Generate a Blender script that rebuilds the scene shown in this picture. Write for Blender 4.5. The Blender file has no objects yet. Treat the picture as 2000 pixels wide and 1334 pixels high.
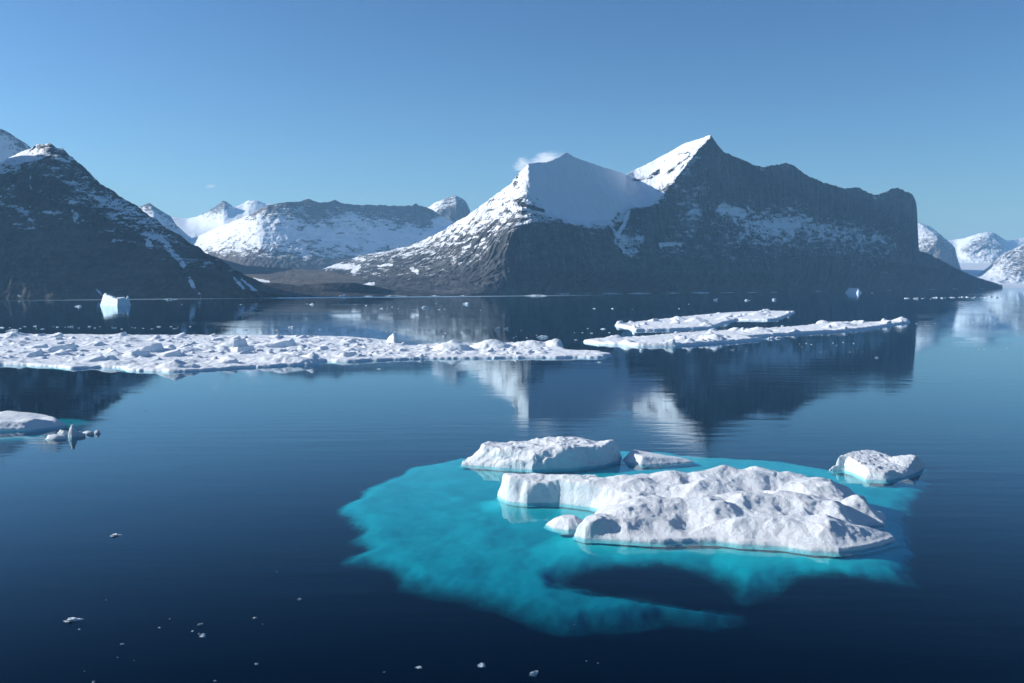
import bpy, math, random
import numpy as np

# ------------------------------------------------------------------ camera, sky, sun, exposure
scene = bpy.context.scene
CAM_H = 24.0
F_PX, CX, CY, HORIZON = 1944.0, 1000.0, 667.0, 556.0
PITCH = math.atan((CY - HORIZON) / F_PX)
cam_d = bpy.data.cameras.new('camera'); cam = bpy.data.objects.new('camera', cam_d)
scene.collection.objects.link(cam)
cam.location = (0, 0, CAM_H); cam.rotation_euler = (math.pi / 2 - PITCH, 0, 0)
cam_d.sensor_width = 36.0; cam_d.lens = 36.0 * F_PX / 2000.0
cam_d.clip_start = 0.5; cam_d.clip_end = 60000
scene.camera = cam

SUN_AZ, SUN_EL = math.radians(84), math.radians(24)     # azimuth: degrees left of the view direction
world = bpy.data.worlds.new('World'); scene.world = world; world.use_nodes = True
wn = world.node_tree.nodes; wl = world.node_tree.links
bg = wn['Background']; sky = wn.new('ShaderNodeTexSky'); sky.sky_type = 'NISHITA'
sky.sun_disc = False; sky.sun_elevation = SUN_EL; sky.sun_rotation = -SUN_AZ
sky.altitude = 0; sky.air_density = 0.98; sky.dust_density = 0.4; sky.ozone_density = 4.0
wb = wn.new('ShaderNodeMix'); wb.data_type = 'RGBA'; wb.blend_type = 'MULTIPLY'; wb.inputs[0].default_value = 1.0
wb.inputs[7].default_value = (0.93, 0.99, 0.985, 1.0)          # the camera's white balance
wl.new(sky.outputs[0], wb.inputs[6]); gm = wn.new('ShaderNodeGamma'); gm.inputs[1].default_value = 1.40
wl.new(wb.outputs[2], gm.inputs[0]); wl.new(gm.outputs[0], bg.inputs[0]); bg.inputs[1].default_value = 0.050

sun_d = bpy.data.lights.new('sun', 'SUN'); sun = bpy.data.objects.new('sun', sun_d)
scene.collection.objects.link(sun)
sun_d.energy = 5.0; sun_d.angle = math.radians(0.53); sun_d.color = (1.0, 0.965, 0.92)
S = np.array([-math.sin(SUN_AZ) * math.cos(SUN_EL), math.cos(SUN_AZ) * math.cos(SUN_EL), math.sin(SUN_EL)])
from mathutils import Vector
sun.rotation_euler = Vector(S).to_track_quat('Z', 'Y').to_euler()
sun.location = (-3000, 1000, 2500)

vs = scene.view_settings
vs.view_transform = 'Standard'; vs.look = 'None'; vs.exposure = 0.40; vs.gamma = 1.0
vs.use_curve_mapping = False
scene.cycles.use_denoising = True
scene.cycles.max_bounces = 8; scene.cycles.transparent_max_bounces = 12
scene.cycles.volume_bounces = 3
scene.cycles.diffuse_bounces = 3; scene.cycles.glossy_bounces = 3
scene.cycles.caustics_reflective = False; scene.cycles.caustics_refractive = False

C = scene.collection
rng = np.random.default_rng(7)

# ------------------------------------------------------------------ numeric helpers
_perm = np.random.default_rng(3).permutation(256).astype(np.int64)
_perm = np.concatenate([_perm, _perm])
_grad = np.random.default_rng(4).normal(size=(256, 3)); _grad /= np.linalg.norm(_grad, axis=1)[:, None]

def perlin(x, y, z):
    xi = np.floor(x).astype(np.int64); yi = np.floor(y).astype(np.int64); zi = np.floor(z).astype(np.int64)
    xf = x - xi; yf = y - yi; zf = z - zi
    u = xf ** 3 * (xf * (xf * 6 - 15) + 10); v = yf ** 3 * (yf * (yf * 6 - 15) + 10); w = zf ** 3 * (zf * (zf * 6 - 15) + 10)
    def g(i, j, k):
        h = _perm[_perm[_perm[(xi + i) & 255] + ((yi + j) & 255)] + ((zi + k) & 255)]
        gr = _grad[h]
        return gr[..., 0] * (xf - i) + gr[..., 1] * (yf - j) + gr[..., 2] * (zf - k)
    x00 = g(0, 0, 0) * (1 - u) + g(1, 0, 0) * u; x10 = g(0, 1, 0) * (1 - u) + g(1, 1, 0) * u
    x01 = g(0, 0, 1) * (1 - u) + g(1, 0, 1) * u; x11 = g(0, 1, 1) * (1 - u) + g(1, 1, 1) * u
    return 1.6 * ((x00 * (1 - v) + x10 * v) * (1 - w) + (x01 * (1 - v) + x11 * v) * w)

def fbm(x, y, z, octv=5, gain=0.5, ridged=False):
    s = 0.0; a = 1.0; t = 0.0; f = 1.0
    for i in range(octv):
        n = perlin(x * f + 17.3 * i, y * f - 9.1 * i, z * f + 4.7 * i)
        s = s + a * (1 - 2 * np.abs(n) if ridged else n); t += a; a *= gain; f *= 2.03
    return s / t

def smooth(a, b, x):
    t = np.clip((x - a) / (b - a), 0, 1); return t * t * (3 - 2 * t)

def ray(px, py):
    """slopes X/Y and (z-CAM_H)/Y of the line of sight through a photo pixel"""
    px = np.asarray(px, float); py = np.asarray(py, float)
    a = (px - CX) / F_PX; b = (CY - py) / F_PX
    dy = math.cos(PITCH) + b * math.sin(PITCH); dz = -math.sin(PITCH) + b * math.cos(PITCH)
    return a / dy, dz / dy

def at(px, py, D):
    kx, kz = ray(px, py); D = np.asarray(D, float)
    return kx * D, D, CAM_H + kz * D

def water(px, py, z=0.0):
    kx, kz = ray(px, py); D = (z - CAM_H) / kz
    return kx * D, D

def shore(py):
    return (0 - CAM_H) / ray(1000, py)[1]

# ------------------------------------------------------------------ mesh helpers
def grid_mesh(name, P, keep=None):
    """P: (rows, cols, 3) -> quad mesh; keep: bool per quad"""
    r, c = P.shape[:2]
    idx = np.arange(r * c).reshape(r, c)
    q = np.stack([idx[:-1, :-1], idx[:-1, 1:], idx[1:, 1:], idx[1:, :-1]], -1).reshape(-1, 4)
    V = P.reshape(-1, 3); used = None
    if keep is not None:
        q = q[keep.reshape(-1)]
        used = np.unique(q); remap = np.full(len(V), -1, np.int64); remap[used] = np.arange(len(used))
        q = remap[q]; V = V[used]
    me = bpy.data.meshes.new(name)
    me.vertices.add(len(V)); me.vertices.foreach_set('co', np.ascontiguousarray(V, np.float32).ravel())
    me.loops.add(q.size); me.loops.foreach_set('vertex_index', q.astype(np.int32).ravel())
    me.polygons.add(len(q))
    me.polygons.foreach_set('loop_start', np.arange(0, q.size, 4, dtype=np.int32))
    me.polygons.foreach_set('loop_total', np.full(len(q), 4, np.int32))
    me.update(calc_edges=True); me.validate()
    me.shade_smooth()
    return me, used

def vattr(me, name, vals):
    at_ = me.attributes.new(name, 'FLOAT', 'POINT')
    at_.data.foreach_set('value', np.ascontiguousarray(vals, np.float32).ravel())

def tag(o, label=None, cat=None, group=None, kind=None):
    if label: o['label'] = label
    if cat: o['category'] = cat
    if group: o['group'] = group
    if kind: o['kind'] = kind
    return o

def add(name, me, mat=None, parent=None):
    o = bpy.data.objects.new(name, me); C.objects.link(o)
    if mat is not None:
        me.materials.clear(); me.materials.append(mat)
    if parent is not None: o.parent = parent
    return o

def empty(name, loc=(0, 0, 0)):
    o = bpy.data.objects.new(name, None); C.objects.link(o); o.location = loc; o.empty_display_size = 1
    return o

# ------------------------------------------------------------------ materials
class NT:
    def __init__(self, name):
        self.m = bpy.data.materials.new(name); self.m.use_nodes = True
        self.n = self.m.node_tree.nodes; self.l = self.m.node_tree.links
        self.n.clear(); self.out = self.n.new('ShaderNodeOutputMaterial')
    def node(self, t, **kw):
        nd = self.n.new(t)
        for k, v in kw.items():
            if k.startswith('i_'): 
                key = k[2:]; key = int(key) if key.isdigit() else key
                self.put(nd.inputs[key], v)
            else: setattr(nd, k, v)
        return nd
    def put(self, sock, v):
        if isinstance(v, bpy.types.NodeSocket): self.l.new(v, sock)
        else: sock.default_value = v
    def math(self, op, a, b=0.0, c=None, clamp=False):
        nd = self.n.new('ShaderNodeMath'); nd.operation = op; nd.use_clamp = clamp
        self.put(nd.inputs[0], a); self.put(nd.inputs[1], b)
        if c is not None: self.put(nd.inputs[2], c)
        return nd.outputs[0]
    def mapr(self, v, a, b, c=0.0, d=1.0, smoothstep=True):
        nd = self.n.new('ShaderNodeMapRange'); nd.interpolation_type = 'SMOOTHSTEP' if smoothstep else 'LINEAR'
        self.put(nd.inputs[0], v)
        for i, x in enumerate((a, b, c, d)): self.put(nd.inputs[1 + i], x)
        return nd.outputs[0]
    def noise(self, vec, scale, detail=4, rough=0.55, out=0, dist=0.0):
        nd = self.n.new('ShaderNodeTexNoise'); self.put(nd.inputs['Vector'], vec)
        nd.inputs['Scale'].default_value = scale; nd.inputs['Detail'].default_value = detail
        nd.inputs['Roughness'].default_value = rough; nd.inputs['Distortion'].default_value = dist
        return nd.outputs[out]
    def mapping(self, vec, scale=(1, 1, 1), rot=(0, 0, 0), loc=(0, 0, 0)):
        nd = self.n.new('ShaderNodeMapping'); self.put(nd.inputs[0], vec)
        nd.inputs['Scale'].default_value = scale; nd.inputs['Rotation'].default_value = rot
        nd.inputs['Location'].default_value = loc
        return nd.outputs[0]
    def mix(self, f, a, b):
        nd = self.n.new('ShaderNodeMix'); nd.data_type = 'RGBA'
        self.put(nd.inputs[0], f); self.put(nd.inputs[6], a); self.put(nd.inputs[7], b)
        return nd.outputs[2]

def col(*c): return (c[0], c[1], c[2], 1.0)

def mountain_mat(name, dark, light, snow=(0.80, 0.83, 0.86), speck=0.6, strat=0.5, less=0.0):
    t = NT(name)
    pos = t.node('ShaderNodeTexCoord').outputs['Object']
    sn = t.node('ShaderNodeAttribute', attribute_name='snow').outputs['Fac']
    # rock: streaks down the face, mottling, fine strata
    streak = t.noise(t.mapping(pos, (1 / 24, 1 / 24, 1 / 260)), 1.0, 6, 0.66)
    blot = t.noise(pos, 1 / 130, 5, 0.6)
    fine = t.noise(t.mapping(pos, (1 / 40, 1 / 40, 1 / 9)), 1.0, 5, 0.65)
    v = t.math('ADD', t.math('MULTIPLY', streak, 0.5), t.math('ADD', t.math('MULTIPLY', blot, 0.55), t.math('MULTIPLY', fine, strat)))
    v = t.mapr(v, 0.60 + 0.25 * (strat - .3), 0.96 + 0.25 * (strat - .3))
    rock = t.mix(v, col(*dark), col(*light))
    seam = t.noise(t.mapping(pos, (1 / 60, 1 / 60, 1 / 700)), 1.0, 5, 0.7)
    rock = t.mix(t.mapr(seam, 0.52, 0.64, 0, 0.75), rock, col(dark[0] * .7, dark[1] * .7, dark[2] * .7))
    rust = t.noise(pos, 1 / 300, 3, 0.5)
    rock = t.mix(t.mapr(rust, 0.5, 0.72, 0, 0.45), rock, col(light[0] * 1.1, light[1] * 0.98, light[2] * 0.8))
    # snow lies where the attribute says, broken up by small-scale noise
    n1 = t.noise(t.mapping(pos, (1 / 42, 1 / 42, 1 / 9), rot=(0.0, 0.12, 0)), 1.0, 7, 0.72)
    n2 = t.noise(t.mapping(pos, (1 / 9, 1 / 9, 1 / 3)), 1.0, 4, 0.75)
    nn = t.math('ADD', t.math('MULTIPLY', t.math('SUBTRACT', n1, 0.5), 1.7 * speck), t.math('MULTIPLY', t.math('SUBTRACT', n2, 0.5), 1.1 * speck))
    f = t.mapr(t.math('ADD', sn, nn), 0.42 + less, 0.60 + less)
    c = t.mix(f, rock, col(*snow))
    bs = t.node('ShaderNodeBsdfPrincipled')
    t.put(bs.inputs['Base Color'], c); bs.inputs['Roughness'].default_value = 0.85
    bs.inputs['Specular IOR Level'].default_value = 0.2
    h = t.math('ADD', t.math('MULTIPLY', streak, 5.0), t.math('MULTIPLY', fine, 4.0))
    h = t.math('MULTIPLY', h, t.mapr(f, 0, 1, 1.0, 0.15))
    b = t.node('ShaderNodeBump'); b.inputs['Strength'].default_value = 0.8; b.inputs['Distance'].default_value = 1.6
    t.put(b.inputs['Height'], h); t.put(bs.inputs['Normal'], b.outputs[0])
    t.l.new(bs.outputs[0], t.out.inputs[0])
    return t.m

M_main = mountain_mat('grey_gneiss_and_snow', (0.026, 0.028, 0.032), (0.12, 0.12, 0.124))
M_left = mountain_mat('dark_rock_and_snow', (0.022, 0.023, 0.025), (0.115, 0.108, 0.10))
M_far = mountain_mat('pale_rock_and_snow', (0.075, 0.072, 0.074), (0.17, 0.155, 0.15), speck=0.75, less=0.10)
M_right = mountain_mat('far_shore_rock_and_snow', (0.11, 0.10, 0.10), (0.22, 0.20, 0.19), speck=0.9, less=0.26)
M_mor = mountain_mat('brown_moraine', (0.10, 0.085, 0.075), (0.17, 0.15, 0.13), speck=0.3)

def ice_mat(name, base=(0.88, 0.90, 0.92), scale=1.0, blue=0.35, bump=0.22, wet=True):
    t = NT(name)
    pos = t.node('ShaderNodeTexCoord').outputs['Object']
    n1 = t.noise(pos, 0.45 * scale, 6, 0.6)
    n2 = t.noise(pos, 3.2 * scale, 6, 0.72)
    n3 = t.noise(pos, 14.0 * scale, 3, 0.6)
    c = t.mix(t.mapr(n1, 0.40, 0.72, 0, blue), col(*base), col(0.66, 0.80, 0.88))
    c = t.mix(t.mapr(n2, 0.54, 0.74, 0, 0.20), c, col(0.60, 0.66, 0.74))
    nz_ = t.node('ShaderNodeSeparateXYZ', i_0=t.node('ShaderNodeNewGeometry').outputs['Normal']).outputs[2]
    nz_ = t.math('ADD', nz_, t.math('MULTIPLY', t.math('SUBTRACT', n1, 0.5), 0.9))
    c = t.mix(t.mapr(nz_, 0.15, 0.75, 0.55, 0.0), c, col(0.60, 0.77, 0.86))      # bare blue ice on broken faces, snow on top
    if wet:      # soaked, greener ice at the waterline
        z = t.node('ShaderNodeSeparateXYZ', i_0=t.node('ShaderNodeNewGeometry').outputs['Position']).outputs[2]
        zz = t.math('ADD', z, t.math('MULTIPLY', t.math('SUBTRACT', n1, 0.5), 0.25))
        c = t.mix(t.mapr(zz, -0.05, 0.15, 0.35, 0.0), c, col(0.42, 0.66, 0.70))
    bs = t.node('ShaderNodeBsdfPrincipled')
    t.put(bs.inputs['Base Color'], c); bs.inputs['Roughness'].default_value = 0.6
    bs.inputs['Specular IOR Level'].default_value = 0.35
    h = t.math('ADD', t.math('MULTIPLY', n2, 1.0), t.math('MULTIPLY', n3, 0.6))
    b = t.node('ShaderNodeBump'); b.inputs['Strength'].default_value = 1.0; b.inputs['Distance'].default_value = bump
    t.put(b.inputs['Height'], h); t.put(bs.inputs['Normal'], b.outputs[0])
    t.l.new(bs.outputs[0], t.out.inputs[0])
    return t.m

M_ice = ice_mat('weathered_snow_ice')
M_icemid = ice_mat('hummocked_pack_ice', scale=0.35, bump=0.25, blue=0.25)
M_icefar = ice_mat('distant_ice', scale=0.2, bump=0.3, blue=0.3)
M_berg = ice_mat('glacier_ice', base=(0.78, 0.86, 0.92), scale=0.12, bump=0.6, blue=0.7)
M_clear = ice_mat('clear_brash_ice', base=(0.62, 0.68, 0.72), scale=2.0, blue=0.4, bump=0.05, wet=False)

def shelf_mat():
    t = NT('submerged_ice')
    pos = t.node('ShaderNodeTexCoord').outputs['Object']
    n1 = t.noise(pos, 0.16, 5, 0.6, dist=0.6); n2 = t.noise(pos, 0.7, 5, 0.6)
    c = t.mix(t.mapr(n1, 0.35, 0.7), col(0.54, 0.66, 0.66), col(0.78, 0.82, 0.82))
    c = t.mix(t.mapr(n2, 0.45, 0.75, 0, 0.35), c, col(0.5, 0.66, 0.68))
    bs = t.node('ShaderNodeBsdfDiffuse'); t.put(bs.inputs[0], c)
    ed = t.node('ShaderNodeAttribute', attribute_name='solid').outputs['Fac']
    n3 = t.noise(pos, 0.5, 5, 0.65)
    sol = t.mapr(t.math('ADD', ed, t.math('MULTIPLY', t.math('SUBTRACT', n3, 0.5), 0.35)), 0.02, 0.98)
    tr = t.node('ShaderNodeBsdfTransparent'); mx = t.node('ShaderNodeMixShader'); t.put(mx.inputs[0], sol)
    t.l.new(tr.outputs[0], mx.inputs[1]); t.l.new(bs.outputs[0], mx.inputs[2])
    t.l.new(mx.outputs[0], t.out.inputs[0])
    return t.m
M_shelf = shelf_mat()

def sea_mat():
    t = NT('fjord_water')
    pos = t.node('ShaderNodeTexCoord').outputs['Object']
    sep = t.node('ShaderNodeSeparateXYZ', i_0=pos)
    # calm and ruffled patches
    patch = t.noise(t.mapping(pos, (1 / 260, 1 / 90, 1)), 1.0, 3, 0.5)
    ruff = t.mapr(patch, 0.40, 0.66, 0.12, 0.85)
    w1 = t.noise(t.mapping(pos, (1 / 4.5, 1 / 1.4, 1), rot=(0, 0, 0.16)), 1.0, 4, 0.55)
    w2 = t.noise(t.mapping(pos, (1 / 20.0, 1 / 4.5, 1), rot=(0, 0, -0.1)), 1.0, 2, 0.5)
    w3 = t.noise(t.mapping(pos, (1 / 0.9, 1 / 0.45, 1), rot=(0, 0, 0.3)), 1.0, 2, 0.5)
    h = t.math('ADD', t.math('MULTIPLY', w1, 0.020), t.math('ADD', t.math('MULTIPLY', w2, 0.060), t.math('MULTIPLY', w3, 0.002)))
    h = t.math('MULTIPLY', h, ruff)
    b = t.node('ShaderNodeBump'); b.inputs['Strength'].default_value = 1.0; b.inputs['Distance'].default_value = 1.0
    t.put(b.inputs['Height'], h)
    # wind-ruffled lane along the far shore: a rougher surface that mirrors higher sky
    wob = t.math('MULTIPLY', t.math('SUBTRACT', t.noise(t.mapping(pos, (1 / 420, 1 / 420, 1)), 1.0, 3, 0.5), 0.5), 110)
    yy = t.math('ADD', t.math('ADD', sep.outputs[1], wob), t.math('MULTIPLY', sep.outputs[0], -0.76))
    lane = t.math('MULTIPLY', t.mapr(yy, 2030, 2060), t.mapr(yy, 2150, 2190, 1.0, 0.0))
    lane = t.math('MULTIPLY', lane, t.math('MULTIPLY', t.mapr(sep.outputs[0], -900, -600), t.mapr(sep.outputs[0], 60, 300, 1.0, 0.0)))
    rough = t.math('ADD', t.mapr(ruff, 0, 1, 0.02, 0.045, False), t.math('MULTIPLY', lane, 0.33))
    gl = t.node('ShaderNodeBsdfGlossy'); t.put(gl.inputs['Roughness'], rough)
    t.put(gl.inputs['Normal'], b.outputs[0]); gl.inputs['Color'].default_value = col(0.78, 0.93, 1.0)
    # Fresnel curve (photograph taken through a polariser: weak mirror at steep angles)
    lw = t.node('ShaderNodeLayerWeight'); lw.inputs['Blend'].default_value = 0.5
    t.put(lw.inputs['Normal'], b.outputs[0])
    fr = t.math('MULTIPLY', t.math('POWER', lw.outputs['Facing'], 4.6), t.mapr(lw.outputs['Facing'], 0.50, 0.93))
    fr = t.math('ADD', fr, 0.002)
    tr = t.node('ShaderNodeBsdfTransparent'); tr.inputs[0].default_value = col(0.97, 1, 1)
    df = t.node('ShaderNodeBsdfDiffuse'); df.inputs[0].default_value = col(0.0, 0.06, 0.20)   # light scattered back by the water
    body = t.node('ShaderNodeMixShader'); body.inputs[0].default_value = 0.08
    t.l.new(tr.outputs[0], body.inputs[1]); t.l.new(df.outputs[0], body.inputs[2])
    mx = t.node('ShaderNodeMixShader'); t.put(mx.inputs[0], fr)
    t.l.new(body.outputs[0], mx.inputs[1]); t.l.new(gl.outputs[0], mx.inputs[2])
    t.l.new(mx.outputs[0], t.out.inputs[0])
    va = t.node('ShaderNodeVolumeAbsorption'); va.inputs['Density'].default_value = 0.95
    va.inputs['Color'].default_value = col(0.12, 0.893, 0.914)
    t.l.new(va.outputs[0], t.out.inputs[1])
    return t.m
M_sea = sea_mat()

def plain(name, c, r=0.9):
    t = NT(name)
    pos = t.node('ShaderNodeTexCoord').outputs['Object']
    n = t.noise(pos, 0.02, 4, 0.6)
    bs = t.node('ShaderNodeBsdfPrincipled'); bs.inputs['Roughness'].default_value = r
    t.put(bs.inputs['Base Color'], t.mix(n, col(*c), col(c[0] * .6, c[1] * .6, c[2] * .6)))
    t.l.new(bs.outputs[0], t.out.inputs[0]); return t.m
M_bed = plain('fjord_mud', (0.03, 0.035, 0.04))

# ------------------------------------------------------------------ the setting: water and its bed
def box_mesh(name, x0, x1, y0, y1, z0, z1):
    me = bpy.data.meshes.new(name)
    v = [(x, y, z) for z in (z0, z1) for y in (y0, y1) for x in (x0, x1)]
    f = [(0, 2, 3, 1), (4, 5, 7, 6), (0, 1, 5, 4), (2, 6, 7, 3), (0, 4, 6, 2), (1, 3, 7, 5)]
    me.from_pydata(v, [], f); me.update(); return me

SEA = 13500
tag(add('water', box_mesh('water', -SEA, SEA, -400, SEA, -46, 0), M_sea), 'still dark blue fjord water mirroring the mountains', 'water', kind='structure')
bm_ = bpy.data.meshes.new('fjord_bed')
bm_.from_pydata([(-SEA + 10, -390, -44), (SEA - 10, -390, -44), (SEA - 10, SEA - 10, -44), (-SEA + 10, SEA - 10, -44)], [], [(0, 1, 2, 3)])
tag(add('seabed', bm_, M_bed), 'dark muddy bed deep under the fjord water', 'seabed', kind='structure')

# ------------------------------------------------------------------ mountains
def interp(u, pts, j):
    p = np.array([q[0] for q in pts], float); v = np.array([q[j] for q in pts], float)
    return np.interp(u, p, v)

def smooth1(a, k):
    if k < 1: return a
    ker = np.hanning(2 * k + 3)[1:-1]; ker /= ker.sum()
    pad = np.pad(a, k, mode='edge'); return np.convolve(pad, ker, mode='valid')

def mountain(name, label, mat, curves, px0, px1, du, rows, relief=18.0, jag=4.0, back=500.0, seed=0,
             flute=1.0, strokes=(), snow_noise=0.35, ledge=0.5, soft=2, cat='mountain', fsize=60.0, dfun=None):
    """curves run from the foot to the skyline, each a list of (photo px, photo py, distance, snow);
    behind the skyline the mountain falls away over `back` metres."""
    u = np.arange(px0, px1 + du, du)
    Cv = []
    for c in curves:
        y = smooth1(interp(u, c, 1), soft); D = smooth1(interp(u, c, 2), soft * 4); s = smooth1(interp(u, c, 3), soft * 2)
        Cv.append((y, D, s))
    # rows within each strip, even in the photo's height
    segs = len(Cv) - 1
    hts = np.array([np.mean(np.abs(Cv[i][0] - Cv[i + 1][0])) + 4 for i in range(segs)])
    nrow = np.maximum(4, np.round(rows * hts / hts.sum()).astype(int))
    Y, Dd, Sn = [], [], []
    for i in range(segs):
        t = np.linspace(0, 1, nrow[i], endpoint=(i == segs - 1))[:, None]
        Y.append(Cv[i][0] * (1 - t) + Cv[i + 1][0] * t); Dd.append(Cv[i][1] * (1 - t) + Cv[i + 1][1] * t); Sn.append(Cv[i][2] * (1 - t) + Cv[i + 1][2] * t)
    Y = np.vstack(Y); Dd = np.vstack(Dd)
    if dfun is not None: Dd = dfun(np.broadcast_to(u, Dd.shape), Dd)
    Sn = np.vstack(Sn)
    # round off the strip joints (never the skyline row)
    for _ in range(soft * 2):
        for A in (Dd, Sn):
            A[1:-1] = 0.25 * A[:-2] + 0.5 * A[1:-1] + 0.25 * A[2:]
    R, K = Y.shape
    U = np.broadcast_to(u, (R, K))
    for (pts, wd, val) in strokes:                 # drifts and gullies of snow with a shape of their own
        P = np.array(pts, float); best = np.full((R, K), 1e9)
        for a, b in zip(P[:-1], P[1:]):
            ab = b - a; L = (ab ** 2).sum() + 1e-9
            tt = np.clip(((U - a[0]) * ab[0] + (Y - a[1]) * ab[1]) / L, 0, 1)
            best = np.minimum(best, np.hypot(U - a[0] - tt * ab[0], Y - a[1] - tt * ab[1]))
        k = smooth(wd * 1.3, wd * 0.4, best)
        Sn = Sn * (1 - k) + val * k
    X, Yw, Z = at(U, Y, Dd)
    sz = fsize
    rk = 1 - 0.88 * smooth(0.55, 1.0, Sn)
    foot = smooth(0, 60, Z)
    big = fbm(X / (sz * 4) + seed, Yw / (sz * 4), Z / (sz * 5), 4)
    med = fbm(X / sz + seed, Yw / sz, Z / (sz * 2.2), 5, 0.55, ridged=True)
    flu = fbm(X / (sz * .42) + seed, Yw / (sz * .42), Z / (sz * 4), 4, 0.55, ridged=True)
    disp = (1.3 * relief * big + relief * 0.8 * (med - 0.4) + flute * relief * 0.55 * (flu - 0.4)) * (0.3 + 0.7 * rk)
    disp *= 0.35 + 0.65 * foot
    Dn = Dd - disp                                   # relief stands out towards and away from the fjord
    X, Yw, Z = at(U, Y, Dn)
    j = fbm(X / (sz * .5) + 5 + seed, Yw / (sz * .5), Z / (sz * .5), 5, 0.6)
    Z = Z + jag * j * (0.35 + 0.65 * rk) * smooth(0, 30, Z)
    # foot goes under water
    Z[0] = -4.0
    # far side
    nb = 14; tb = np.linspace(0, 1, nb + 1)[1:, None]
    bk = back(u) if callable(back) else back
    Db = Dn[-1] + bk * tb; fall = Z[-1] * (1 - tb ** 0.8) - 5 * tb
    kx = X[-1] / Yw[-1]
    nz = fbm(kx * Db / sz, Db / sz, fall / sz + seed, 4) * relief * 0.5 * np.sin(np.pi * tb)
    Xb = np.broadcast_to(X[-1] , Db.shape) + 0 * Db; Zb = fall + nz
    P = np.stack([np.vstack([X, Xb]), np.vstack([Yw, Db]), np.vstack([Z, Zb])], -1)
    Sn = np.vstack([Sn, np.broadcast_to(Sn[-1], Db.shape) * 0 + np.maximum(Sn[-1], 0.6 * (Sn[-1] > 0.15))])
    # ledges hold snow, steep faces shed it
    gx = np.gradient(P, axis=1); gy = np.gradient(P, axis=0)
    N = np.cross(gx, gy); N /= np.linalg.norm(N, axis=-1)[..., None] + 1e-9
    nzv = np.abs(N[..., 2])
    sn = Sn + ledge * (nzv - 0.62) * smooth(0.02, 0.2, Sn) + snow_noise * smooth(0.0, 0.15, Sn) * fbm(P[..., 0] / (sz * .8), P[..., 1] / (sz * .8), P[..., 2] / (sz * .22) + seed, 6, 0.62)
    me, _ = grid_mesh(name, P)
    vattr(me, 'snow', np.clip(sn, 0, 1.4))
    o = add(name, me, mat)
    tag(o, label, cat, kind='structure')
    return o

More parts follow.
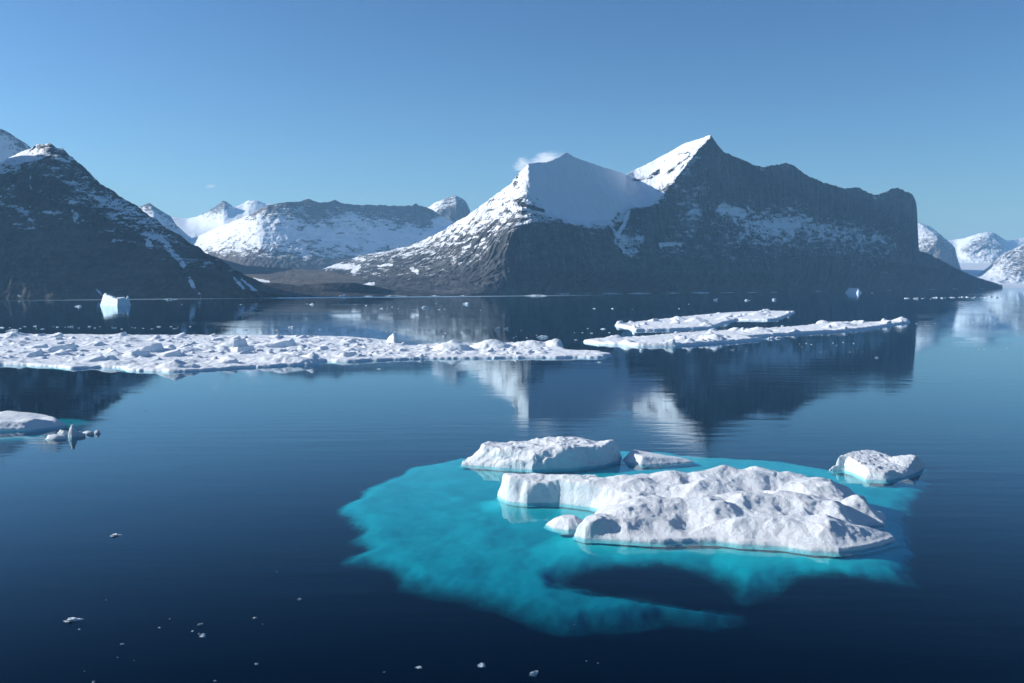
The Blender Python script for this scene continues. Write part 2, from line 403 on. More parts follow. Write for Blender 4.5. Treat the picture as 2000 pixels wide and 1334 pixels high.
# shaded dark mountain on the left, its ridge running down to the shore; unseen shoulder added off-frame left to shade its face
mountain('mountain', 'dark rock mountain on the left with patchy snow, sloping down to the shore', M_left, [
    [(-420, 584, shore(584), 0), (300, 583, shore(583), 0), (470, 582, shore(582), 0), (545, 579, shore(580), 0), (575, 578.5, shore(579), 0)],
    [(-420, 520, 1800, 0), (100, 515, 1790, 0), (165, 560, 1760, 0), (200, 550, 1810, 0), (400, 555, 1790, 0.0), (500, 568, 1780, 0.05), (545, 575, 1850, 0), (575, 578, 2000, 0)],
    [(-420, 450, 1950, .1), (0, 460, 1900, .12), (80, 455, 1900, .16), (130, 480, 1900, .05), (170, 500, 1960, 0.02), (230, 480, 1960, .1), (300, 490, 1950, .2), (400, 530, 1860, .1), (500, 560, 1830, .05), (545, 573, 1870, 0), (575, 577.5, 2020, 0)],
    [(-420, 400, 2100, .35), (0, 395, 2050, .44), (60, 410, 2050, .36), (100, 400, 2020, .3), (140, 390, 2050, .38), (200, 420, 2080, .4), (300, 460, 2060, .4), (400, 513, 1960, .18), (500, 554, 1880, .1), (545, 571, 1890, 0), (575, 577, 2030, 0)],
    [(-420, 180, 2150, .3), (-300, 220, 2150, .3), (-150, 350, 2120, .4), (0, 345, 2120, .35), (55, 335, 2120, .15), (75, 350, 2090, .15), (115, 352, 2090, .34), (140, 350, 2140, .52), (200, 385, 2160, .48), (300, 440, 2110, .42), (400, 503, 2000, .2), (500, 551, 1910, .1), (545, 570, 1900, 0), (575, 577, 2035, 0)],
    [(-420, 60, 2300, .3), (-300, 100, 2300, .3), (-150, 320, 2220, .5), (-60, 350, 2230, .6), (0, 322, 2180, .62), (30, 320, 2180, .6), (60, 318, 2160, .55), (100, 310, 2150, .42), (130, 318, 2180, .5), (200, 371, 2200, .45), (300, 430, 2130, .38), (400, 496, 2010, .15), (500, 549, 1920, .1), (545, 569, 1905, 0), (575, 576.6, 2040, 0)],
    [(-420, -30, 2400, .6), (-300, 20, 2400, .6), (-150, 250, 2400, .8), (-60, 345, 2400, 1), (-20, 338, 2450, .9), (0, 322, 2420, .9), (15, 308, 2380, .9), (40, 297, 2360, .85), (62, 289, 2330, .7), (85, 279, 2280, .45), (98, 277, 2270, .3), (110, 290, 2270, .35), (122, 292, 2260, .4), (145, 312, 2250, .3), (165, 327, 2240, .28), (185, 350, 2240, .25), (230, 380, 2210, .2), (270, 405, 2180, .2), (320, 440, 2130, .2), (370, 473, 2070, .15), (420, 503, 2010, .1), (460, 525, 1970, 0), (500, 547, 1930, 0), (525, 559, 1910, 0), (545, 568, 1910, 0), (575, 576, 2045, 0)],
], -420, 575, 1.5, 190, relief=18, jag=8, back=lambda u: np.interp(u, [-200, 0, 250, 450, 575], [1100, 800, 350, 120, 60]), seed=1.3, dfun=lambda u, D: 1728 + (D - 1728) * np.interp(u, [-220, -60, 480, 560], [.13, .5, .5, 1.0]), ledge=0.75, snow_noise=0.55,
    strokes=[([(370, 545), (378, 560), (393, 580)], 5, .62), ([(458, 545), (475, 563)], 3, .62), ([(472, 545), (495, 565), (510, 577)], 3, .62),
             ([(283, 445), (310, 460), (335, 490), (345, 503), (358, 518)], 6, .66), ([(285, 450), (293, 480)], 8, .6),
             ([(140, 395), (148, 420), (150, 450)], 7, .55), ([(195, 400), (215, 380)], 6, .6), ([(188, 565), (200, 578)], 3, .55),
             ([(60, 335), (60, 370)], 2.5, .55), ([(221, 420), (222, 470)], 4, .48), ([(20, 565), (38, 578)], 3, .55), ([(70, 372), (105, 388)], 5, .55), ([(30, 395), (45, 420), (65, 432)], 7, .5)])

# smooth snow slope rising behind it at the left edge
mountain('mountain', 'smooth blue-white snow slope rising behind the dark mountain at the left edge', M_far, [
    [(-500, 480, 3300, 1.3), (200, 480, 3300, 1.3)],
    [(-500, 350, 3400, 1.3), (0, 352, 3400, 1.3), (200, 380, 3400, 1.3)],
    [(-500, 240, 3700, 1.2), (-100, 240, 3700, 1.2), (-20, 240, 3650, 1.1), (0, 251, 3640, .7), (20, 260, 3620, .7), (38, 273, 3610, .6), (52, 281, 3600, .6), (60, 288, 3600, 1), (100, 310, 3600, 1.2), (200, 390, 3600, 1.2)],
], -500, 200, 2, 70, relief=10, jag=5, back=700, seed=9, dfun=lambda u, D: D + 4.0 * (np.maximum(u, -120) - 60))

# the long central massif: sunlit left flank, hanging snow bowl, pointed summit, long sheer wall
sh = shore
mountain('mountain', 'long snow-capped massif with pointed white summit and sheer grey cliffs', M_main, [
    [(540, 577.5, 2250, 0), (650, 577, 2300, 0), (760, 576.5, 2330, 0), (850, 576, 2330, 0), (940, 574, 2340, 0), (1000, 573, 2420, 0), (1200, 572, sh(572), 0), (1350, 571, sh(571), 0), (1500, 569.5, sh(569.5), 0), (1600, 568, 3750, 0), (1700, 566, 4200, 0), (1800, 564, 4900, 0), (1900, 562, 6000, 0), (1958, 560, 6900, 0)],
    [(540, 572, 2500, 0), (650, 566, 2560, .05), (760, 558, 2560, .08), (850, 552, 2560, .08), (900, 548, 2520, .1), (940, 543, 2480, .1), (965, 535, 2460, .06), (985, 530, 2450, 0), (1050, 530, 2510, 0), (1120, 530, 2600, 0), (1195, 530, 2740, 0), (1203, 530, 2800, 0), (1300, 535, 2960, 0.02), (1500, 535, 3360, .14), (1600, 535, 3700, .2), (1700, 535, 4150, .2), (1790, 530, 4650, .08), (1850, 540, 5200, .06), (1900, 552, 5950, .0), (1958, 559, 6900, 0)],
    [(540, 566, 2900, 0), (600, 556, 3000, .1), (700, 535, 3150, .25), (760, 530, 3050, .24), (850, 520, 2850, .28), (900, 510, 2720, .36), (940, 495, 2620, .42), (965, 478, 2560, .42), (985, 462, 2530, .32), (1010, 446, 2520, .4), (1035, 434, 2540, .45), (1060, 434, 2590, .3), (1090, 436, 2640, .3), (1120, 444, 2680, .35), (1150, 446, 2740, .4), (1190, 446, 2790, .45), (1200, 470, 2830, .45), (1215, 488, 2880, .7), (1245, 485, 2930, .6), (1265, 465, 2960, .15), (1280, 487, 2990, .36), (1330, 492, 3060, .46), (1400, 496, 3190, .46), (1470, 494, 3350, .5), (1540, 490, 3520, .52), (1600, 498, 3700, .5), (1680, 504, 4000, .46), (1740, 510, 4200, .34), (1800, 520, 4600, .1), (1850, 530, 5150, .05), (1900, 546, 5900, 0), (1958, 558.5, 6900, 0)],
    [(540, 560, 3400, 0), (600, 545, 3500, .15), (700, 520, 3550, .3), (760, 507, 3400, .32), (850, 492, 3080, .38), (900, 472, 2900, .45), (940, 450, 2790, .52), (965, 437, 2730, .56), (985, 427, 2670, .58), (1010, 410, 2615, .60), (1020, 404, 2600, .62), (1035, 410, 2605, .75), (1060, 415, 2660, .8), (1090, 420, 2715, .95), (1120, 428, 2755, 1.1), (1150, 432, 2815, 1.1), (1190, 428, 2890, 1.0), (1205, 445, 2930, .4), (1222, 425, 2960, .3), (1235, 412, 2980, .2), (1270, 405, 3010, .2), (1290, 425, 3060, .2), (1330, 430, 3130, .5), (1355, 405, 3180, .62), (1375, 388, 3210, .5), (1400, 405, 3270, .55), (1470, 432, 3420, .74), (1540, 430, 3590, .80), (1565, 423, 3640, .78), (1600, 443, 3780, .74), (1680, 455, 4080, .70), (1740, 470, 4280, .60), (1785, 487, 4480, .3), (1794, 492, 4650, .1), (1850, 520, 5100, .05), (1900, 541, 5850, 0), (1958, 558, 6900, 0)],
    [(540, 556, 3700, 0), (600, 540, 3800, .2), (700, 508, 3850, .35), (760, 494, 3680, .42), (850, 475, 3260, .50), (900, 448, 3060, .58), (940, 424, 2920, .66), (965, 408, 2860, .70), (985, 395, 2770, .72), (1010, 372, 2690, .8), (1022, 372, 2660, .9), (1035, 368, 2670, .86), (1060, 368, 2730, .92), (1090, 368, 2790, 1.05), (1120, 372, 2840, 1.3), (1190, 380, 2970, 1.3), (1222, 392, 3030, 1.2), (1250, 403, 3040, 1.1), (1272, 397, 3050, 1.0), (1284, 388, 3060, .8), (1300, 375, 3080, .65), (1345, 315, 3160, .65), (1372, 283, 3200, .6), (1389, 268, 3225, .5), (1400, 310, 3300, .12), (1430, 340, 3370, .1), (1480, 355, 3480, .1), (1540, 355, 3610, .1), (1620, 380, 3840, .08), (1700, 405, 4080, .05), (1745, 405, 4200, .03), (1775, 410, 4320, .03), (1788, 425, 4420, .03), (1794, 490, 4680, .1), (1850, 518, 5120, .05), (1900, 540, 5900, 0), (1958, 557.6, 6950, 0)],
    [(540, 553, 4000, 0), (600, 536, 4100, .2), (700, 500, 4150, .4), (735, 494, 4080, .5), (770, 488, 3900, .5), (800, 480, 3650, .55), (830, 468, 3480, .65), (870, 447, 3290, .64), (905, 426, 3150, .70), (940, 401, 3030, .75), (965, 383, 2950, .76), (985, 368, 2860, .78), (1000, 357, 2800, .8), (1006, 345, 2770, .45), (1012, 338, 2755, .6), (1020, 333, 2745, .9), (1032, 319, 2745, 1.2), (1045, 318, 2765, 1.3), (1070, 316, 2810, 1.3), (1092, 308, 2850, 1.2), (1103, 298, 2870, .9), (1108, 298, 2875, 1.1), (1125, 308, 2910, 1.3), (1150, 317, 2970, 1.3), (1180, 327, 3070, 1.3), (1205, 334, 3190, 1.3), (1222, 341, 3280, 1.2), (1240, 332, 3350, 1.2), (1280, 312, 3370, 1.2), (1310, 295, 3370, 1.2), (1340, 278, 3330, 1.2), (1365, 272, 3290, 1.1), (1387, 262, 3240, .8), (1393, 270, 3250, .4), (1402, 285, 3290, .35), (1415, 297, 3330, .45), (1440, 308, 3390, .5), (1470, 321, 3460, .5), (1490, 327, 3510, .55), (1515, 322, 3570, .5), (1537, 318, 3620, .6), (1548, 322, 3650, .4), (1575, 342, 3720, .4), (1610, 357, 3810, .4), (1650, 368, 3950, .5), (1675, 366, 4030, .5), (1690, 373, 4070, .4), (1712, 381, 4120, .8), (1730, 373, 4160, .7), (1745, 367, 4190, .2), (1758, 368, 4220, .1), (1770, 374, 4260, .05), (1782, 380, 4320, .03), (1790, 396, 4420, .03), (1792, 420, 4520, .03), (1794, 489, 4700, .1), (1815, 496, 4850, .1), (1850, 515, 5140, .05), (1880, 530, 5600, 0), (1900, 539, 5950, 0), (1930, 549, 6500, 0), (1958, 557.2, 7000, 0)],
], 540, 1958, 1.0, 230, relief=22, jag=9, flute=1.6, back=900, seed=4.1, fsize=70, ledge=0.35, soft=2, snow_noise=0.5,
    strokes=[([(1228, 414), (1218, 440), (1206, 460)], 4, 1.0), ([(1207, 470), (1225, 470), (1248, 468)], 12, .75), ([(1410, 405), (1450, 415)], 9, .9),
             ([(1290, 478), (1330, 476)], 6, .75), ([(1500, 440), (1560, 438)], 7, .85),
             ([(1240, 350), (1268, 346), (1285, 336)], 6, .42), ([(1288, 372), (1312, 362), (1328, 350)], 6, .40), ([(1300, 340), (1345, 305)], 4, .55), ([(1325, 300), (1345, 298)], 3, .45),
             ([(1015, 398), (1060, 410)], 4, .05), ([(970, 430), (940, 462), (900, 505), (880, 530)], 3, .12),
             ([(595, 526), (640, 520), (700, 522), (690, 530)], 5, .72), ([(805, 525), (815, 532)], 4, .65), ([(600, 545), (660, 543)], 2.5, .5),
             ([(700, 556), (730, 555)], 3, .6), ([(690, 504), (712, 508)], 3, .55), ([(740, 520), (765, 517)], 2.5, .6),
             ([(1660, 515), (1690, 525)], 2.5, .5), ([(1722, 530), (1745, 535)], 3, .5)])

# brown moraine and dark spit in the valley mouth
mountain('hill', 'low brown moraine hill lit by the sun in the valley mouth', M_mor, [
    [(430, 576, 2450, 0), (840, 576, 2450, 0)],
    [(430, 530, 2900, 0), (560, 545, 2700, 0), (690, 556, 2600, 0), (840, 573, 2600, 0)],
    [(430, 505, 3300, .2), (480, 519, 3200, .1), (540, 523, 3150, .1), (600, 526, 3100, .05), (650, 531, 3050, .1), (700, 541, 3000, .1), (730, 549, 2950, 0), (770, 563, 2900, 0), (840, 574, 2900, 0)],
], 430, 840, 2, 50, relief=8, jag=3, back=500, seed=12, cat='hill', strokes=[([(496, 545), (525, 551)], 3, .7)])
mountain('hill', 'dark low spit of land along the shore beyond the left mountain', M_left, [
    [(470, 580, 1980, 0), (600, 579, 2030, 0), (760, 577.5, 2170, 0), (880, 576.5, 2280, 0)],
    [(470, 572, 2050, 0), (600, 570, 2100, 0), (760, 573, 2220, 0), (880, 576, 2300, 0)],
    [(470, 548, 2150, 0), (530, 552, 2150, 0), (580, 557, 2160, 0), (620, 554, 2170, 0), (660, 551, 2180, 0), (700, 553, 2190, 0), (730, 559, 2210, 0), (770, 567, 2250, 0), (820, 572, 2280, 0), (880, 575.5, 2320, 0)],
], 470, 880, 2, 40, relief=7, jag=2.5, back=150, seed=14, cat='hill')

# snowy plateau and peaks at the head of the valley
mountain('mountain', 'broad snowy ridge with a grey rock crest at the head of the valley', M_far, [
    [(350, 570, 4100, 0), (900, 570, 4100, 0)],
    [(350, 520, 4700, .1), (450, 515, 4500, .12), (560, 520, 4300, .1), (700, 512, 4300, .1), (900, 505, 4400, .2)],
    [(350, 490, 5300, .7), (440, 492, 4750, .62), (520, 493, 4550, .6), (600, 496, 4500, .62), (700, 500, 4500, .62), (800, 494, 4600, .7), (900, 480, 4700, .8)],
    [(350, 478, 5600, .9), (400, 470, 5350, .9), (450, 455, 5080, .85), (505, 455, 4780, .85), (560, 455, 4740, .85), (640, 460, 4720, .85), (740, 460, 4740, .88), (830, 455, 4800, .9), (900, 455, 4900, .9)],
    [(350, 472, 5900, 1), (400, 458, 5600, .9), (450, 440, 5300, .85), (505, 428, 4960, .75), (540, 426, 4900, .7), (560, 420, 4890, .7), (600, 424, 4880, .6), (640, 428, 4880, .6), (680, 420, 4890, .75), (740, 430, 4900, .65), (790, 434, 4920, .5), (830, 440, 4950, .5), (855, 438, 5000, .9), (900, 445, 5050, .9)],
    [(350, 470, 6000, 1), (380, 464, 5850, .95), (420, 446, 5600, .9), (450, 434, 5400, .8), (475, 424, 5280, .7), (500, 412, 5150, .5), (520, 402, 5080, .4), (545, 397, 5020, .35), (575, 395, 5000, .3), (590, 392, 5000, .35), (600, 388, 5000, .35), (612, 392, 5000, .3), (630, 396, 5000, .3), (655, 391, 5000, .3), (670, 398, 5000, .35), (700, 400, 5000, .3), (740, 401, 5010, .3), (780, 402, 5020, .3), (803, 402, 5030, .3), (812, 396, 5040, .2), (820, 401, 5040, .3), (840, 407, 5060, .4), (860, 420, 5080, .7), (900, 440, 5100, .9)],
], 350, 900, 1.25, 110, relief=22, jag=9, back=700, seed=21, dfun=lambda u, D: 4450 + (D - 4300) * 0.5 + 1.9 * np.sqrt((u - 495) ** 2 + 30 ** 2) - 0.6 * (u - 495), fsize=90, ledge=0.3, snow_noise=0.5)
mountain('mountain', 'blunt rock tower capped with snow at the right end of the valley head', M_far, [
    [(800, 500, 5700, .5), (980, 500, 5700, .5)],
    [(800, 450, 5750, .6), (850, 440, 5760, .4), (900, 445, 5760, .2), (980, 460, 5800, .2)],
    [(800, 420, 5900, .8), (845, 412, 5880, .7), (862, 408, 5800, .45), (890, 402, 5800, .5), (915, 415, 5850, .2), (980, 455, 5900, .2)],
    [(800, 412, 6150, .9), (838, 404, 6150, .8), (850, 395, 6100, .75), (865, 389, 6050, .6), (878, 386, 6020, .5), (889, 381, 6000, .6), (898, 385, 6000, .5), (908, 391, 6020, .4), (914, 401, 6050, .3), (919, 413, 6080, .2), (925, 440, 6150, .2), (980, 452, 6200, .2)],
], 800, 980, 1.25, 70, relief=20, jag=7, back=500, seed=25, fsize=80, ledge=.3)
mountain('mountain', 'snow peaks with a rocky tip above the glacier at the valley head', M_far, [
    [(250, 520, 6200, 1.2), (620, 520, 6200, 1.2)],
    [(250, 452, 6600, 1.3), (350, 452, 6600, 1.3), (430, 460, 6500, 1.1), (460, 440, 6500, .9), (620, 450, 6600, 1.2)],
    [(250, 420, 7100, 1.2), (330, 424, 7200, 1.2), (365, 427, 7250, 1.2), (390, 421, 7150, .7), (405, 412, 7050, .5), (422, 403, 6950, .5), (436, 391, 6850, .45), (446, 397, 6880, .5), (458, 405, 6950, .9), (475, 398, 7050, 1), (485, 391, 7050, .6), (500, 391, 7050, .6), (520, 398, 7050, .9), (620, 405, 7100, .9)],
], 250, 620, 1.5, 70, relief=22, jag=8, back=700, seed=31, fsize=100, ledge=.4)
mountain('mountain', 'small pointed snowy peak just above the left mountain ridge', M_far, [
    [(200, 520, 5200, 1), (460, 520, 5200, 1)],
    [(200, 460, 5350, 1), (300, 440, 5300, .85), (350, 480, 5300, .8), (460, 510, 5300, 1)],
    [(200, 425, 5600, .9), (300, 418, 5480, .7), (340, 448, 5450, .6), (370, 470, 5450, .7), (460, 505, 5500, 1)],
    [(200, 420, 5750, .8), (250, 410, 5700, .6), (270, 405, 5680, .45), (282, 400, 5650, .35), (292, 396, 5640, .3), (303, 404, 5640, .3), (320, 415, 5640, .4), (335, 424, 5640, .5), (345, 440, 5640, .6), (370, 462, 5640, .9), (400, 480, 5640, 1), (460, 500, 5640, 1)],
], 200, 460, 1.5, 60, relief=16, jag=6, back=500, seed=33, fsize=80, ledge=.4)

# far shore at the right edge
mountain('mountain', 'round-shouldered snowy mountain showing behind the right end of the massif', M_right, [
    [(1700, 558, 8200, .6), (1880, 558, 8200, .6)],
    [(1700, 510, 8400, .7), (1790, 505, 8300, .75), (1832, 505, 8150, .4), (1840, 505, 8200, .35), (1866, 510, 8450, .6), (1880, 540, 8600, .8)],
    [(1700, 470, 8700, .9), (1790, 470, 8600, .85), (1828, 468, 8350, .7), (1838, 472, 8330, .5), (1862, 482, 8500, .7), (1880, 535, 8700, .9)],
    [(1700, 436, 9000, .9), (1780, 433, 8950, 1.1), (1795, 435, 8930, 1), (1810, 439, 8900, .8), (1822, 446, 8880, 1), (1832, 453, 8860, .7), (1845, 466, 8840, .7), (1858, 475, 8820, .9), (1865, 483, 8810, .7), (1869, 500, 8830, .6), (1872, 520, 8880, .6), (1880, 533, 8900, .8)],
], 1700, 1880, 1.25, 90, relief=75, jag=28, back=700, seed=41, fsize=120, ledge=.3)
mountain('mountain', 'rounded white peak on the far right horizon beyond the glacier', M_right, [
    [(1820, 556, 9600, 1), (2150, 556, 9600, 1)],
    [(1820, 515, 9900, 1), (1880, 510, 9900, 1), (1940, 500, 9800, .85), (2000, 500, 9900, 1), (2150, 490, 9900, 1)],
    [(1820, 490, 10500, 1.1), (1872, 490, 10500, 1), (1885, 485, 10050, .7), (1915, 475, 10000, .6), (1950, 478, 10000, .75), (2000, 490, 10200, 1), (2150, 480, 10300, 1)],
    [(1820, 470, 10900, 1.2), (1866, 468, 10900, 1.2), (1885, 464, 10800, 1.2), (1898, 460, 10500, 1), (1915, 455, 10350, .8), (1930, 452, 10300, .8), (1942, 455, 10300, .7), (1955, 463, 10350, .8), (1965, 470, 10450, 1), (1985, 467, 10900, 1.2), (2010, 464, 11000, 1.2), (2150, 458, 11000, 1.2)],
], 1820, 2150, 1.25, 80, relief=70, jag=26, back=700, seed=43, fsize=130, ledge=.3)
mountain('mountain', 'snow-streaked rocky slope descending from the right edge of the picture', M_right, [
    [(1870, 557, 7600, .9), (2300, 559, 7400, .8)],
    [(1870, 553, 7700, 1), (1940, 548, 7700, .9), (2000, 535, 7700, .7), (2300, 520, 7600, .5)],
    [(1870, 549, 7900, 1.1), (1930, 540, 7950, 1), (1960, 522, 7950, .8), (2000, 505, 7900, .6), (2300, 440, 7800, .5)],
    [(1870, 547, 8100, 1.1), (1915, 540, 8200, 1.1), (1935, 522, 8300, .8), (1945, 507, 8250, .7), (1960, 494, 8200, .7), (1975, 488, 8150, .65), (1990, 481, 8150, .7), (2010, 470, 8150, .7), (2100, 440, 8150, .6), (2300, 425, 8150, .6)],
], 1870, 2300, 1.5, 70, relief=60, jag=24, back=700, seed=45, fsize=110, ledge=.4)
mountain('glacier', 'flat white glacier tongue reaching the fjord at the far right', M_far, [
    [(1780, 557.5, 7300, 1.3), (2200, 557.5, 7300, 1.3)],
    [(1780, 552, 7700, 1.3), (2200, 552, 7700, 1.3)],
    [(1780, 530, 8900, 1.3), (1900, 530, 8900, 1.3), (2200, 528, 8900, 1.3)],
    [(1780, 514, 9700, 1.3), (1900, 514, 9700, 1.3), (2200, 512, 9700, 1.3)],
], 1780, 2200, 3, 40, relief=14, jag=5, back=200, seed=47, cat='glacier', fsize=200)

# ------------------------------------------------------------------ sea ice
def poly_sd(X, Y, poly):
    """signed distance to polygon, positive inside"""
    P = np.array(poly, float); d2 = np.full(X.shape, 1e18); inside = np.zeros(X.shape, bool)
    for a, b in zip(P, np.roll(P, -1, 0)):
        e = b - a; wx = X - a[0]; wy = Y - a[1]
        t = np.clip((wx * e[0] + wy * e[1]) / (e @ e + 1e-12), 0, 1)
        d2 = np.minimum(d2, (wx - t * e[0]) ** 2 + (wy - t * e[1]) ** 2)
        c = ((a[1] > Y) != (b[1] > Y))
        xs = a[0] + (Y - a[1]) * e[0] / (e[1] if abs(e[1]) > 1e-12 else 1e-12)
        inside ^= c & (X < xs)
    d = np.sqrt(d2); return np.where(inside, d, -d)

def wpoly(pts, z=0.0): return [tuple(float(v) for v in water(x, y, z)) for x, y in pts]

def floe_mesh(name, poly, rx, ry, hfun, edge=0.35, rag=0.5, rag_size=3.0, draft=0.35, margin=1.0, sharp=0.25, octv=5, crumble=0.0, csize=1.3):
    P = np.array(poly); x0, y0 = P.min(0) - margin; x1, y1 = P.max(0) + margin
    xs = np.arange(x0, x1 + rx, rx); ys = np.arange(y0, y1 + ry, ry)
    X, Y = np.meshgrid(xs, ys)
    sd = poly_sd(X, Y, poly)
    n = fbm(X / rag_size, Y / rag_size, 0 * X + 3.1, octv, 0.6)
    sd = sd + rag * n
    h = hfun(X, Y, sd)
    zz = np.where(sd > 0, edge * smooth(0, sharp, sd) + h, np.maximum(sd * 3.0, -draft))
    k = sd > -draft / 3.0 - max(rx, ry)
    if crumble > 0:      # pits and knobs on the broken faces, in all three directions
        up = smooth(-.1, .35, zz); q = csize
        dx = fbm(X / q, Y / q, zz / q + 2, 4, .6); dy = fbm(X / q + 40, Y / q, zz / q + 9, 4, .6); dz = fbm(X / q - 30, Y / q + 7, zz / q, 4, .6)
        X = X + 1.7 * crumble * dx * up; Y = Y + 1.7 * crumble * dy * up; zz = zz + .6 * crumble * dz * up
    keep = k[:-1, :-1] | k[1:, :-1] | k[:-1, 1:] | k[1:, 1:]
    ctr = P.mean(0)
    me, _ = grid_mesh(name, np.stack([X - ctr[0], Y - ctr[1], zz], -1), keep)
    return me, (float(ctr[0]), float(ctr[1]), 0.0)

def mounds(X, Y, sd, items, base=0.0):
    """items: (x, y, rx, ry, h, power, ang, lean): lean moves the crest towards -x so the right side is steep or gentle"""
    H = np.full(X.shape, base)
    for (x, y, rx, ry, h, pw, an, lean) in items:
        c, s = math.cos(an), math.sin(an)
        dx, dy = X - x, Y - y
        a = (c * dx + s * dy) / rx; b = (-s * dx + c * dy) / ry
        a = np.where(a > 0, a * (1 + lean), a * (1 - lean))
        r = np.sqrt(a * a + b * b)
        if pw < 0:      # a tilted slab: rises towards one edge and breaks off there
            q = np.maximum(np.abs(a) * 1.05, np.abs(b)) * .75 + r * .25
            H = np.maximum(H, h * np.clip(.38 + .62 * a, .02, 1) * smooth(1.0, .82, q))
        else:
            H = np.maximum(H, h * np.clip(1 - r, 0, 1) ** pw)
    return H

# --- near floe: one block of ice under and above the water
floe_c = water(1350, 1010)
near = empty('ice_floe', (float(floe_c[0]), float(floe_c[1]), 0))
tag(near, 'large near ice floe with turquoise underwater shelf and three white humps above water', 'ice floe')
def place(me, loc, name, parent, mat):
    o = add(name, me, mat, parent); o.location = (loc[0] - parent.location.x, loc[1] - parent.location.y, loc[2] - parent.location.z); return o

main_px = [(972, 968), (985, 978), (1030, 983), (1090, 982), (1150, 990), (1185, 998), (1178, 1008), (1160, 1020), (1140, 1035), (1122, 1046), (1140, 1052), (1200, 1054), (1270, 1059), (1320, 1058), (1400, 1056), (1450, 1064), (1520, 1066),
           (1580, 1074), (1640, 1079), (1680, 1074), (1720, 1066), (1752, 1055), (1740, 1047), (1700, 1040), (1685, 1034), (1692, 1026), (1728, 1026), (1732, 1015), (1722, 1005), (1690, 1000), (1670, 985), (1690, 975), (1660, 968), (1600, 968), (1520, 962), (1440, 958), (1300, 960), (1200, 962), (1100, 963), (1020, 962)]
# submerged shelf
GAP = {(1380, 1094): .8, (1300, 1087): .7, (1200, 1085): .7, (1130, 1090): .8, (1415, 1108): 1.0, (1095, 1100): 1.0}
def shelf_depth(py): return np.interp(py, [870, 900, 960, 1040, 1100, 1150, 1210], [0.42, 0.52, 0.85, 1.2, 1.5, 2.0, 2.7])
shelf_px = [(664, 992), (672, 980), (705, 968), (718, 950), (745, 938), (785, 922), (800, 910), (850, 902), (905, 892), (1000, 890), (1200, 878), (1290, 880), (1360, 889), (1440, 893), (1520, 898), (1620, 914),
            (1660, 925), (1720, 935), (1800, 932), (1815, 940), (1790, 960), (1772, 985), (1772, 1060), (1768, 1135), (1700, 1134), (1640, 1128), (1560, 1128), (1500, 1140), (1452, 1150), (1430, 1132), (1415, 1108),
            (1380, 1094), (1300, 1087), (1200, 1085), (1130, 1090), (1095, 1100), (1082, 1117), (1105, 1136), (1180, 1150), (1260, 1160), (1340, 1174), (1440, 1188), (1370, 1193), (1300, 1190), (1240, 1197), (1180, 1202), (1110, 1208),
            (1060, 1198), (1030, 1180), (960, 1163), (900, 1150), (840, 1140), (800, 1128), (782, 1108), (735, 1092), (682, 1088), (690, 1076), (720, 1065), (700, 1045), (710, 1028), (688, 1010)]
sp = np.array([[float(v) for v in water(x, y, -GAP.get((x, y), shelf_depth(y)))] for x, y in shelf_px])
x0, y0 = sp.min(0) - 6; x1, y1 = sp.max(0) + 6
X, Y = np.meshgrid(np.arange(x0, x1, 0.28), np.arange(y0, y1, 0.28))
sd = poly_sd(X, Y, sp)
sd = sd + 0.9 * fbm(X / 5, Y / 5, 0 * X, 5, 0.6) + 0.4 * fbm(X / 1.3, Y / 1.3, 0 * X + 9, 3, 0.6) + 0.7 * fbm(X / 2.6 + 4, Y / 2.6, 0 * X + 29, 4, .6)
yref = np.array([float(water(1200, y, -shelf_depth(y))[1]) for y in np.linspace(1215, 865, 60)])
dep = np.interp(Y, yref, shelf_depth(np.linspace(1215, 865, 60)))
dep = np.minimum(dep, 0.52 + .20 * np.maximum(-poly_sd(X, Y, wpoly(main_px)), 0))
lump = fbm(X / 7, Y / 7, 0 * X + 2, 5, 0.55)
z = -dep + 0.38 * lump * smooth(0, 4, sd) * (dep / 1.2)
z = z - 0.55 * smooth(2.2, -0.9, sd) * (0.35 + dep / 1.6)
z = np.minimum(z, -0.25)
k = sd > -0.9
keep = k[:-1, :-1] | k[1:, :-1] | k[:-1, 1:] | k[1:, 1:]
me, us = grid_mesh('submerged_shelf', np.stack([X - floe_c[0], Y - floe_c[1], z], -1), keep)
vattr(me, 'solid', (smooth(-0.9, 1, sd / np.interp(dep, [.4, .9, 1.4, 2.4], [0.9, 1.2, 1.9, 3.4]))).ravel()[us])
o = add('submerged_shelf', me, M_shelf, near); o['label'] = 'turquoise ice shelf glowing under the water'

def mnd(px, py, rx, ry, h, pw=0.8, an=0.0, lean=0.0):
    x, y = water(px, py); return (float(x), float(y), rx, ry, h, pw, an, lean)

